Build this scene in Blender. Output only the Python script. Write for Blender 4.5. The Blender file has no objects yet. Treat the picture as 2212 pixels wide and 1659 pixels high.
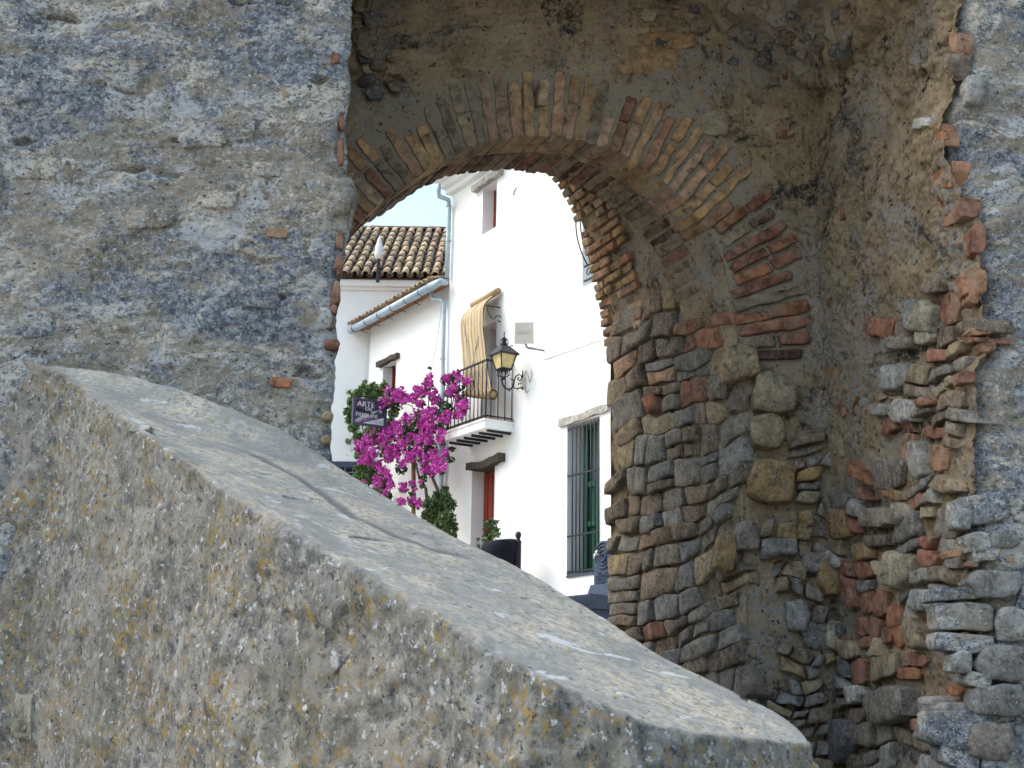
import bpy, math, random
import numpy as np
from mathutils import Vector, Matrix
random.seed(7)
rng = np.random.default_rng(11)
SC = bpy.context.scene
COL = SC.collection

# ------------------------------------------------------------------ camera
PITCH, ROLL, FOC = math.radians(14.2), 0.015, 2729.0
CAM = Vector((0, 0, 1.6))
_f = Vector((0, math.cos(PITCH), math.sin(PITCH)))
_u = Vector((0, -math.sin(PITCH), math.cos(PITCH)))
_r = Vector((1, 0, 0))
RT = _r * math.cos(ROLL) + _u * math.sin(ROLL)
UP = _u * math.cos(ROLL) - _r * math.sin(ROLL)
cam = bpy.data.cameras.new('camera')
cam.sensor_width = 36
cam.lens = FOC / 2212 * 36
cam.clip_start = 0.05
cam.clip_end = 1500
cam.dof.use_dof = True
cam.dof.focus_distance = 8.0
cam.dof.aperture_fstop = 13
camo = bpy.data.objects.new('camera', cam)
COL.objects.link(camo)
camo.matrix_world = Matrix.Translation(CAM) @ Matrix((RT, UP, -_f)).transposed().to_4x4()
SC.camera = camo

# ------------------------------------------------------------------ light
SUN_DIR = Vector((-0.62, 0.04, 0.72)).normalized()      # towards the sun
elev = math.asin(SUN_DIR.z)
azim = math.atan2(SUN_DIR.x, SUN_DIR.y)
W = bpy.data.worlds.new('World')
SC.world = W
W.use_nodes = True
wn = W.node_tree
for n in list(wn.nodes):
    wn.nodes.remove(n)
sky = wn.nodes.new('ShaderNodeTexSky')
sky.sky_type = 'NISHITA'
sky.sun_disc = False
sky.sun_elevation = elev
sky.sun_rotation = azim
sky.air_density = 2.0
sky.dust_density = 4.0
sky.ozone_density = 4.0
bg = wn.nodes.new('ShaderNodeBackground')
bg.inputs['Strength'].default_value = 0.15
out = wn.nodes.new('ShaderNodeOutputWorld')
wn.links.new(sky.outputs[0], bg.inputs[0])
wn.links.new(bg.outputs[0], out.inputs[0])
sl = bpy.data.lights.new('sun', 'SUN')
sl.energy = 0.7
sl.angle = math.radians(40)
sl.color = (1.0, 0.98, 0.95)
so = bpy.data.objects.new('sun', sl)
so.rotation_euler = (-SUN_DIR).to_track_quat('-Z', 'Y').to_euler()
so.location = (-20, -10, 20)
COL.objects.link(so)
SC.view_settings.view_transform = 'Standard'
SC.view_settings.look = 'None'
SC.view_settings.gamma = 1
SC.view_settings.use_curve_mapping = False
SC.view_settings.exposure = 1.2
SC.render.engine = 'CYCLES'
SC.cycles.use_denoising = True
SC.cycles.max_bounces = 6
SC.cycles.diffuse_bounces = 4

# ------------------------------------------------------------------ pixel rays (2212 px wide photograph)
def ray(px, py):
    return (_f + RT * ((px - 1106) / FOC) - UP * ((py - 829.5) / FOC))

class Plane:
    """a vertical or tilted plane: origin o, axes u, v, normal n"""
    def __init__(s, o, u, v, n):
        s.o, s.u, s.v, s.n = Vector(o), Vector(u).normalized(), Vector(v).normalized(), Vector(n).normalized()
    def cast(s, px, py, off=0.0):
        d = ray(px, py)
        t = ((s.o + s.n * off - CAM).dot(s.n)) / d.dot(s.n)
        return CAM + d * t
    def uv(s, px, py, off=0.0):
        p = s.cast(px, py, off) - s.o
        return p.dot(s.u), p.dot(s.v)
    def at(s, u, v, off=0.0):
        return s.o + s.u * u + s.v * v + s.n * off

Z = Vector((0, 0, 1))
YF, YI = 4.6, 6.0                                       # front face and recessed arch face
def vplane(o, ang_dir, n):
    return Plane(o, ang_dir, Z, n)
FRONT = Plane((0, YF, 0), (1, 0, 0), Z, (0, -1, 0))
INNER = Plane((0, YI, 0), (1, 0, 0), Z, (0, -1, 0))
_a = math.radians(23.6)
E2 = Vector((-math.sin(_a), math.cos(_a), 0))           # the passage runs obliquely
XJ = INNER.cast(1598, 800).x                            # right jamb
REV = Plane((XJ, YI, 0), E2, Z, (-E2.y, E2.x, 0))
XR1 = FRONT.cast(2058, 600).x                           # right outer corner
XR0 = INNER.cast(1752, 250).x                           # inner corner
_d = (Vector((XR1, YF, 0)) - Vector((XR0, YI, 0))).normalized()
JAMB = Plane((XR0, YI, 0), _d, Z, (_d.y, -_d.x, 0))
if JAMB.n.x > 0:
    JAMB.n = -JAMB.n
XL = FRONT.cast(738, 500).x                             # left outer corner

# ------------------------------------------------------------------ noise
_p = rng.permutation(256)
_p = np.concatenate([_p, _p, _p])
_g = rng.normal(size=(256, 3))
_g /= np.linalg.norm(_g, axis=1)[:, None]
def noise(P, scale=1.0, seed=0.0):
    P = np.asarray(P, float) * scale + seed
    i = np.floor(P).astype(int)
    f = P - i
    w = f * f * f * (f * (f * 6 - 15) + 10)
    i &= 255
    r = 0
    for dx in (0, 1):
        wx = w[..., 0] if dx else 1 - w[..., 0]
        for dy in (0, 1):
            wy = w[..., 1] if dy else 1 - w[..., 1]
            for dz in (0, 1):
                wz = w[..., 2] if dz else 1 - w[..., 2]
                h = _p[_p[_p[(i[..., 0] + dx) & 255] + ((i[..., 1] + dy) & 255)] + ((i[..., 2] + dz) & 255)]
                g = _g[h]
                r = r + wx * wy * wz * (g[..., 0] * (f[..., 0] - dx) + g[..., 1] * (f[..., 1] - dy) + g[..., 2] * (f[..., 2] - dz))
    return r
def fbm(P, scale=1.0, octv=4, seed=0.0, gain=0.5):
    r, a = 0, 1.0
    for k in range(octv):
        r = r + a * noise(P, scale * 2 ** k, seed + 17.3 * k)
        a *= gain
    return r
def sstep(a, b, x):
    t = np.clip((x - a) / (b - a), 0, 1)
    return t * t * (3 - 2 * t)

# ------------------------------------------------------------------ objects
def props(o, label=None, cat=None, group=None, kind=None):
    for k, v in (('label', label), ('category', cat), ('group', group), ('kind', kind)):
        if v:
            o[k] = v
    return o
def root_loc(o):
    while o is not None and o.parent is not None:
        o = o.parent
    return o.location.copy() if o is not None else Vector((0, 0, 0))
def thing(name, loc, label, cat, group=None):
    o = bpy.data.objects.new(name, None)
    o.empty_display_size = 0.1
    o.location = loc
    COL.objects.link(o)
    return props(o, label, cat, group)
def link(name, me, mat, parent=None, color=None, smooth=True):
    if mat is not None and not me.materials:
        me.materials.append(mat)
    o = bpy.data.objects.new(name, me)
    if parent is not None:
        o.parent = parent
    if color is not None:
        o.color = (*color, 1)
    COL.objects.link(o)
    if smooth:
        me.polygons.foreach_set('use_smooth', [True] * len(me.polygons))
    return o
def mesh_np(name, V, F, mat=None, parent=None, color=None, smooth=True, attr=None):
    """V (n,3) world coordinates, F (m,4) or (m,3) ints"""
    V = np.asarray(V, float) - np.array(root_loc(parent))
    F = np.asarray(F, int)
    me = bpy.data.meshes.new(name)
    me.vertices.add(len(V))
    me.vertices.foreach_set('co', V.ravel())
    k = F.shape[1]
    me.loops.add(F.size)
    me.loops.foreach_set('vertex_index', F.ravel())
    me.polygons.add(len(F))
    me.polygons.foreach_set('loop_start', np.arange(0, F.size, k))
    me.polygons.foreach_set('loop_total', np.full(len(F), k))
    me.update(calc_edges=True)
    if attr is not None:
        for an, av in attr.items():
            at = me.attributes.new(an, 'FLOAT', 'POINT')
            at.data.foreach_set('value', np.asarray(av, float).ravel())
    return link(name, me, mat, parent, color, smooth)
def grid_faces(n, m, flip=False):
    i = np.arange(n * m).reshape(n, m)
    a, b, c, d = i[:-1, :-1], i[1:, :-1], i[1:, 1:], i[:-1, 1:]
    q = (a, d, c, b) if flip else (a, b, c, d)
    return np.stack([x.ravel() for x in q], 1)
def grid_normals(P):
    du = np.gradient(P, axis=0)
    dv = np.gradient(P, axis=1)
    n = np.cross(du, dv)
    return n / (np.linalg.norm(n, axis=-1, keepdims=True) + 1e-9)
SHEETS = {}
def sheet(name, P, disp, mat, parent, outward, attr=None, kind=None):
    """P (n,m,3) grid displaced along its normal by disp (n,m); outward: rough direction of the outside"""
    N = grid_normals(P)
    s = np.sign((N * np.asarray(outward, float)).sum(-1).mean()) or 1
    N = N * s
    Q = P + N * disp[..., None]
    F_ = grid_faces(P.shape[0], P.shape[1], s < 0)
    o = mesh_np(name, Q.reshape(-1, 3), F_, mat, parent, attr=attr)
    SHEETS[name] = (Q.reshape(-1, 3), F_)
    if kind:
        o['kind'] = kind
    return o

class MB:
    def __init__(s):
        s.v, s.f = [], []
    def add(s, vs, fs):
        k = len(s.v)
        s.v += [Vector(v) for v in vs]
        s.f += [[i + k for i in f] for f in fs]
        return s
    def box(s, c, size, ax=None):
        """c centre, size along the three axes ax (default world)"""
        ax = ax or (Vector((1, 0, 0)), Vector((0, 1, 0)), Z)
        c = Vector(c)
        vs = [c + ax[0] * (size[0] / 2 * i) + ax[1] * (size[1] / 2 * j) + ax[2] * (size[2] / 2 * k) for i in (-1, 1) for j in (-1, 1) for k in (-1, 1)]
        return s.add(vs, [(0, 1, 3, 2), (4, 6, 7, 5), (0, 4, 5, 1), (2, 3, 7, 6), (0, 2, 6, 4), (1, 5, 7, 3)])
    def hexa(s, bot, top):
        return s.add(list(bot) + list(top), [(3, 2, 1, 0), (4, 5, 6, 7), (0, 1, 5, 4), (1, 2, 6, 5), (2, 3, 7, 6), (3, 0, 4, 7)])
    def tube(s, pts, r, n=8, caps=True):
        pts = [Vector(p) for p in pts]
        rs = r if isinstance(r, (list, tuple)) else [r] * len(pts)
        prev = None
        rings = []
        for i, p in enumerate(pts):
            t = (pts[min(i + 1, len(pts) - 1)] - pts[max(i - 1, 0)]).normalized()
            if prev is None:
                a = t.cross(Z) if abs(t.z) < 0.9 else t.cross(Vector((1, 0, 0)))
            else:
                a = prev - t * prev.dot(t)
            a.normalize()
            prev = a
            b = t.cross(a)
            rings.append([p + (a * math.cos(2 * math.pi * k / n) + b * math.sin(2 * math.pi * k / n)) * rs[i] for k in range(n)])
        vs = [v for g in rings for v in g]
        fs = [(i * n + k, i * n + (k + 1) % n, (i + 1) * n + (k + 1) % n, (i + 1) * n + k) for i in range(len(pts) - 1) for k in range(n)]
        if caps:
            fs += [tuple(range(n - 1, -1, -1)), tuple((len(pts) - 1) * n + k for k in range(n))]
        return s.add(vs, fs)
    def lathe(s, base, prof, n=16, ax=None):
        """prof: (radius, height) pairs"""
        base = Vector(base)
        a, b, c = ax or (Vector((1, 0, 0)), Vector((0, 1, 0)), Z)
        vs = [base + (a * math.cos(2 * math.pi * k / n) + b * math.sin(2 * math.pi * k / n)) * r + c * h for r, h in prof for k in range(n)]
        fs = [(i * n + k, i * n + (k + 1) % n, (i + 1) * n + (k + 1) % n, (i + 1) * n + k) for i in range(len(prof) - 1) for k in range(n)]
        fs += [tuple(range(n - 1, -1, -1)), tuple((len(prof) - 1) * n + k for k in range(n))]
        return s.add(vs, fs)
    def build(s, name, mat, parent=None, color=None, smooth=False, kind=None, label=None):
        loc = root_loc(parent)
        me = bpy.data.meshes.new(name)
        me.from_pydata([tuple(v - loc) for v in s.v], [], s.f)
        me.update()
        o = link(name, me, mat, parent, color, smooth)
        if kind:
            o['kind'] = kind
        if label:
            o['label'] = label
        return o

# ------------------------------------------------------------------ materials
class M:
    def __init__(s, name, rough=0.9, spec=0.2):
        s.m = bpy.data.materials.new(name)
        s.m.use_nodes = True
        s.t = s.m.node_tree
        s.b = s.t.nodes['Principled BSDF']
        s.b.inputs['Roughness'].default_value = rough
        s.b.inputs['Specular IOR Level'].default_value = spec
        s.pos = None
    def n(s, t, **k):
        x = s.t.nodes.new(t)
        for a, b in k.items():
            setattr(x, a, b)
        return x
    def l(s, a, b):
        s.t.links.new(a, b)
    def P(s, scale=(1, 1, 1), obj=False):
        g = s.n('ShaderNodeTexCoord').outputs['Object'] if obj else s.n('ShaderNodeNewGeometry').outputs['Position']
        mp = s.n('ShaderNodeMapping')
        mp.inputs['Scale'].default_value = scale
        s.l(g, mp.inputs['Vector'])
        return mp.outputs[0]
    def noise(s, scale, detail=6, rough=0.55, dist=0.0, vec=None):
        x = s.n('ShaderNodeTexNoise')
        x.inputs['Scale'].default_value = scale
        x.inputs['Detail'].default_value = detail
        x.inputs['Roughness'].default_value = rough
        x.inputs['Distortion'].default_value = dist
        s.l(vec if vec is not None else s.P(), x.inputs['Vector'])
        return x.outputs['Fac']
    def vor(s, scale, vec=None, feature='F1', out='Distance', rnd=1.0):
        x = s.n('ShaderNodeTexVoronoi', feature=feature)
        x.inputs['Scale'].default_value = scale
        x.inputs['Randomness'].default_value = rnd
        s.l(vec if vec is not None else s.P(), x.inputs['Vector'])
        return x.outputs[out]
    def ramp(s, fac, stops, interp='LINEAR'):
        x = s.n('ShaderNodeValToRGB')
        x.color_ramp.interpolation = interp
        e = x.color_ramp.elements
        while len(e) < len(stops):
            e.new(0.5)
        for k, (p, c) in enumerate(stops):
            e[k].position = p
            c = (c, c, c) if isinstance(c, (int, float)) else c
            e[k].color = (*c, 1)
        s.l(fac, x.inputs[0])
        return x.outputs[0]
    def mask(s, fac, a, b):
        return s.ramp(fac, [(a, 0.0), (b, 1.0)])
    def mix(s, fac, a, b, mode='MIX'):
        x = s.n('ShaderNodeMix', data_type='RGBA', blend_type=mode)
        for sock, v in ((x.inputs[0], fac), (x.inputs[6], a), (x.inputs[7], b)):
            if isinstance(v, (int, float)):
                sock.default_value = v
            elif isinstance(v, tuple):
                sock.default_value = (*v, 1)
            else:
                s.l(v, sock)
        return x.outputs[2]
    def math(s, op, a, b=0.0, clamp=False):
        x = s.n('ShaderNodeMath', operation=op, use_clamp=clamp)
        for sock, v in ((x.inputs[0], a), (x.inputs[1], b)):
            if isinstance(v, (int, float)):
                sock.default_value = v
            else:
                s.l(v, sock)
        return x.outputs[0]
    def attr(s, name):
        x = s.n('ShaderNodeAttribute')
        x.attribute_name = name
        return x.outputs['Fac']
    def objcol(s):
        return s.n('ShaderNodeObjectInfo').outputs['Color']
    def objrnd(s):
        return s.n('ShaderNodeObjectInfo').outputs['Random']
    def bump(s, h, strength=0.5, dist=0.01, prev=None):
        x = s.n('ShaderNodeBump')
        x.inputs['Strength'].default_value = strength
        x.inputs['Distance'].default_value = dist
        s.l(h, x.inputs['Height'])
        if prev is not None:
            s.l(prev, x.inputs['Normal'])
        return x.outputs[0]
    def done(s, col, normal=None):
        if isinstance(col, tuple):
            s.b.inputs['Base Color'].default_value = (*col, 1)
        else:
            s.l(col, s.b.inputs['Base Color'])
        if normal is not None:
            s.l(normal, s.b.inputs['Normal'])
        return s.m

def mat_lichen():
    """blue-grey lichen over mortared stone, buff where it is bare"""
    m = M('lichened_masonry', 0.95, 0.1)
    wide = m.P((0.75, 1, 1.35))
    # mortar
    mort = m.ramp(m.noise(3.0, 12, 0.74, 0.4, wide), [(0.39, (0.14, 0.13, 0.11)), (0.5, (0.245, 0.225, 0.185)), (0.60, (0.37, 0.33, 0.265))])
    mort = m.mix(m.mask(m.noise(42, 9, 0.8), 0.47, 0.55), mort, (0.33, 0.30, 0.25))
    # buried stones: irregular cells, each with its own coat
    dn = m.n('ShaderNodeTexNoise'); dn.inputs['Scale'].default_value = 7; dn.inputs['Detail'].default_value = 8; dn.inputs['Roughness'].default_value = 0.7
    sc = m.P((0.62, 1, 1.3)); m.l(sc, dn.inputs['Vector'])
    vm = m.n('ShaderNodeVectorMath', operation='MULTIPLY_ADD')
    m.l(dn.outputs['Color'], vm.inputs[0]); vm.inputs[1].default_value = (0.16, 0.0, 0.16); m.l(sc, vm.inputs[2])
    cell = m.vor(6.5, vm.outputs[0], 'F1', 'Color')
    sep = m.n('ShaderNodeSeparateColor'); m.l(cell, sep.inputs[0])
    edge = m.vor(6.5, vm.outputs[0], 'DISTANCE_TO_EDGE', 'Distance')
    body = m.mask(edge, 0.05, 0.075)
    isst = m.math('MULTIPLY', body, m.mask(sep.outputs[0], 0.40, 0.42))
    bare = m.ramp(sep.outputs[1], [(0.0, (0.30, 0.28, 0.25)), (0.35, (0.36, 0.335, 0.29)), (0.65, (0.48, 0.43, 0.35)), (0.9, (0.44, 0.45, 0.45))])
    bare = m.mix(1.0, bare, m.ramp(m.noise(20, 8, 0.7), [(0.4, 0.8), (0.6, 1.15)]), 'MULTIPLY')
    col = m.mix(isst, mort, bare)
    # blue-grey lichen in sharp-edged colonies, thicker on the stones
    big = m.noise(2.3, 12, 0.74, 0.5, wide)
    mid = m.noise(15, 12, 0.82, 0.2, wide)
    comb = m.math('ADD', m.math('MULTIPLY', big, 0.5), m.math('MULTIPLY', mid, 0.5))
    comb = m.math('ADD', comb, m.math('MULTIPLY', isst, 0.022))
    lich = m.mask(comb, 0.507, 0.517)
    lcol = m.ramp(m.noise(36, 10, 0.8), [(0.42, (0.095, 0.108, 0.135)), (0.5, (0.185, 0.205, 0.24)), (0.57, (0.34, 0.36, 0.39))])
    col = m.mix(lich, col, lcol)
    # pale crusts
    pale = m.noise(4.0, 12, 0.8, 0.6, m.P((0.8, 1.3, 1.3)))
    pm = m.math('MULTIPLY', m.mask(pale, 0.53, 0.54), m.mask(m.noise(58, 8, 0.8), 0.45, 0.49))
    col = m.mix(pm, col, m.ramp(m.noise(5, 3), [(0.45, (0.50, 0.52, 0.54)), (0.55, (0.58, 0.54, 0.47))]))
    sp = m.mask(m.noise(66, 6, 0.75), 0.575, 0.60)
    col = m.mix(sp, col, (0.52, 0.54, 0.56))
    dk = m.mask(m.noise(44, 8, 0.78, 0.3, m.P((1, 1.7, 1.7))), 0.57, 0.60)
    col = m.mix(dk, col, (0.05, 0.055, 0.065))
    nb = m.bump(m.noise(26, 12, 0.8), 1.0, 0.018)
    nb = m.bump(isst, 0.35, 0.01, nb)
    nb = m.bump(m.noise(110, 6, 0.75), 0.6, 0.005, nb)
    return m.done(col, nb)
def mat_mortar():
    """warm brown mortar of the recess with dark stains and a few pale washes"""
    m = M('warm_mortar', 0.97, 0.08)
    col = m.ramp(m.noise(4.5, 12, 0.72, 0.3), [(0.36, (0.22, 0.165, 0.105)), (0.5, (0.43, 0.33, 0.215)), (0.62, (0.62, 0.50, 0.345))])
    col = m.mix(m.mask(m.noise(46, 9, 0.78), 0.47, 0.56), col, (0.49, 0.39, 0.265))
    st = m.noise(1.7, 12, 0.72, 0.6)
    col = m.mix(m.math('MULTIPLY', m.mask(st, 0.54, 0.59), m.mask(m.noise(24, 8, 0.78), 0.42, 0.54)), col, (0.06, 0.06, 0.062))
    ws = m.math('MULTIPLY', m.mask(m.noise(1.3, 8, 0.65, 0.4), 0.50, 0.57), m.mask(m.noise(26, 9, 0.8), 0.46, 0.54))
    col = m.mix(ws, col, (0.42, 0.40, 0.38))
    bk = m.mask(m.noise(8, 4, 0.6, 0.6), 0.66, 0.69)
    col = m.mix(bk, col, (0.26, 0.13, 0.08))
    col = m.mix(m.math('MULTIPLY', m.attr('lime'), m.mask(m.noise(30, 8, 0.75), 0.40, 0.50)), col, (0.43, 0.385, 0.31))
    pit = m.mask(m.noise(38, 8, 0.75), 0.575, 0.62)
    col = m.mix(pit, col, (0.05, 0.042, 0.035))
    nb = m.bump(m.noise(24, 12, 0.82), 1.0, 0.034)
    nb = m.bump(m.noise(80, 8, 0.8), 0.8, 0.010, nb)
    return m.done(col, nb)
def mat_stone():
    """quarried stone: colour from the object, strata and weathering"""
    m = M('rubble_stone', 0.92, 0.12)
    oc = m.objcol()
    k = m.ramp(m.noise(11, 10, 0.75, 0.3), [(0.38, 0.55), (0.5, 1.0), (0.6, 1.5)])
    col = m.mix(1.0, oc, k, 'MULTIPLY')
    st = m.noise(14, 8, 0.7, 0.8, m.P((2.5, 2.5, 0.7)))
    col = m.mix(m.math('MULTIPLY', m.mask(st, 0.5, 0.58), 0.45), col, (0.34, 0.31, 0.265))
    dk = m.mask(m.noise(38, 9, 0.78), 0.535, 0.58)
    col = m.mix(m.math('MULTIPLY', dk, 0.6), col, (0.06, 0.055, 0.05))
    col = m.mix(m.mask(m.noise(70, 5, 0.7), 0.59, 0.63), col, (0.42, 0.41, 0.38))
    nb = m.bump(m.noise(22, 12, 0.78, 0.4, m.P((1, 1, 0.6))), 1.0, 0.022)
    nb = m.bump(m.noise(100, 5, 0.75), 0.5, 0.006, nb)
    return m.done(col, nb)
def mat_brick():
    m = M('old_brick', 0.93, 0.1)
    oc = m.objcol()
    k = m.ramp(m.noise(16, 8, 0.65), [(0.38, 0.55), (0.5, 0.95), (0.6, 1.3)])
    col = m.mix(1.0, oc, k, 'MULTIPLY')
    sm = m.mask(m.noise(11, 10, 0.75, 0.4), 0.50, 0.55)
    col = m.mix(m.math('MULTIPLY', sm, 0.42), col, (0.30, 0.25, 0.185))
    dk = m.mask(m.noise(13, 7, 0.7), 0.56, 0.64)
    col = m.mix(m.math('MULTIPLY', dk, 0.75), col, (0.05, 0.042, 0.038))
    nb = m.bump(m.noise(45, 8, 0.72), 0.8, 0.012)
    return m.done(col, nb)
def mat_parapet():
    m = M('lichened_coping', 0.93, 0.15)
    top = m.attr('topside')
    wide = m.P((1, 1, 0.85))
    # rough rendered side: grey, rust-yellow lichen, dark and pale specks
    f = m.ramp(m.noise(24, 12, 0.78, 0.2, wide), [(0.40, (0.085, 0.09, 0.095)), (0.5, (0.20, 0.20, 0.19)), (0.6, (0.36, 0.355, 0.335))])
    f = m.mix(m.math('MULTIPLY', m.mask(m.noise(1.8, 12, 0.78, 0.2), 0.46, 0.56), 0.6), f, (0.125, 0.125, 0.10))
    f = m.mix(m.math('MULTIPLY', m.mask(m.noise(2.6, 12, 0.78), 0.54, 0.60), 0.55), f, (0.38, 0.365, 0.335))
    f = m.mix(m.math('MULTIPLY', m.mask(m.noise(5, 8, 0.7, 0.2, m.P((2.2, 2.2, 0.5))), 0.54, 0.60), 0.4), f, (0.30, 0.31, 0.31))
    f = m.mix(m.math('MULTIPLY', m.mask(m.noise(3.5, 10, 0.7), 0.52, 0.58), 0.6), f, (0.27, 0.255, 0.235))
    f = m.mix(m.math('MULTIPLY', m.mask(m.noise(4.5, 8, 0.65), 0.46, 0.56), m.mask(m.noise(40, 9, 0.75, 0.2, wide), 0.515, 0.56)), f, (0.27, 0.195, 0.075))
    f = m.mix(m.mask(m.noise(52, 9, 0.78, 0, wide), 0.555, 0.585), f, (0.055, 0.06, 0.07))
    f = m.mix(m.math('MULTIPLY', m.mask(m.noise(10, 12, 0.8, 0.0), 0.56, 0.60), 0.7), f, (0.10, 0.095, 0.085))
    f = m.mix(m.mask(m.noise(44, 6, 0.7, 0, wide), 0.60, 0.63), f, (0.46, 0.49, 0.53))
    # smoother coping: pale grey and cream
    t = m.ramp(m.noise(4, 10, 0.7, 0.5), [(0.38, (0.29, 0.295, 0.28)), (0.5, (0.43, 0.41, 0.36)), (0.60, (0.60, 0.53, 0.42))])
    t = m.mix(m.mask(m.noise(44, 10, 0.8), 0.485, 0.56), t, (0.29, 0.295, 0.285))
    t = m.mix(m.mask(m.noise(30, 8, 0.75), 0.565, 0.60), t, (0.34, 0.30, 0.19))
    t = m.mix(m.mask(m.noise(6, 6, 0.6, 0.5, m.P((1, 1, 3))), 0.62, 0.65), t, (0.60, 0.61, 0.60))
    t = m.mix(m.mask(m.noise(34, 6, 0.75, 0, m.P((1, 1, 3))), 0.615, 0.64), t, (0.07, 0.06, 0.06))
    col = m.mix(top, f, t)
    col = m.mix(m.attr('joint'), col, (0.21, 0.205, 0.20))
    nb = m.bump(m.noise(30, 12, 0.78), 0.75, 0.013)
    nb = m.bump(m.noise(130, 5, 0.7), 0.5, 0.004, nb)
    return m.done(col, nb)
def plain(name, c, rough=0.6, spec=0.3, metal=0.0, var=0.25, sc=12, bump=0.0, bd=0.005):
    m = M(name, rough, spec)
    m.b.inputs['Metallic'].default_value = metal
    k = m.ramp(m.noise(sc, 6, 0.6), [(0.3, 1 - var), (0.7, 1 + var)])
    col = m.mix(1.0, c, k, 'MULTIPLY')
    nb = m.bump(m.noise(sc * 3, 6, 0.65), bump, bd) if bump else None
    return m.done(col, nb)
def mat_white():
    m = M('whitewash', 0.85, 0.2)
    col = m.ramp(m.noise(1.2, 8, 0.65, 0.3), [(0.3, (0.74, 0.76, 0.79)), (0.55, (0.82, 0.83, 0.83))])
    col = m.mix(m.math('MULTIPLY', m.mask(m.noise(2.2, 9, 0.75, 0.6, m.P((1, 1, 0.4))), 0.64, 0.74), 0.35), col, (0.55, 0.55, 0.54))
    nb = m.bump(m.noise(3.5, 7, 0.6), 0.5, 0.03)
    nb = m.bump(m.noise(40, 5, 0.6), 0.25, 0.006, nb)
    return m.done(col, nb)
def mat_tile():
    m = M('clay_roof_tile', 0.88, 0.15)
    k = m.ramp(m.noise(9, 7, 0.7, 0.4), [(0.36, (0.10, 0.08, 0.065)), (0.45, (0.27, 0.20, 0.14)), (0.55, (0.45, 0.35, 0.25)), (0.66, (0.62, 0.54, 0.44))])
    col = m.mix(1.0, k, m.objcol(), 'MULTIPLY')
    return m.done(col, m.bump(m.noise(40, 6), 0.4, 0.006))
def mat_leaf(name, a, b):
    m = M(name, 0.6, 0.3)
    m.b.inputs['Transmission Weight'].default_value = 0.0
    col = m.ramp(m.noise(11, 4, 0.6), [(0.35, a), (0.65, b)])
    return m.done(col)
def mat_straw():
    m = M('woven_straw', 0.85, 0.2)
    w = m.n('ShaderNodeTexWave')
    w.inputs['Scale'].default_value = 3.2
    w.inputs['Distortion'].default_value = 0.8
    w.bands_direction = 'X'
    mp = m.n('ShaderNodeMapping')
    m.l(m.n('ShaderNodeTexCoord').outputs['UV'], mp.inputs['Vector'])
    m.l(mp.outputs[0], w.inputs['Vector'])
    col = m.ramp(w.outputs['Fac'], [(0.05, (0.32, 0.24, 0.14)), (0.35, (0.45, 0.35, 0.21)), (1.0, (0.55, 0.45, 0.30))])
    col = m.mix(m.mask(m.noise(30, 5), 0.5, 0.7), col, (0.42, 0.33, 0.20))
    return m.done(col, m.bump(w.outputs['Fac'], 0.6, 0.01))

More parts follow.
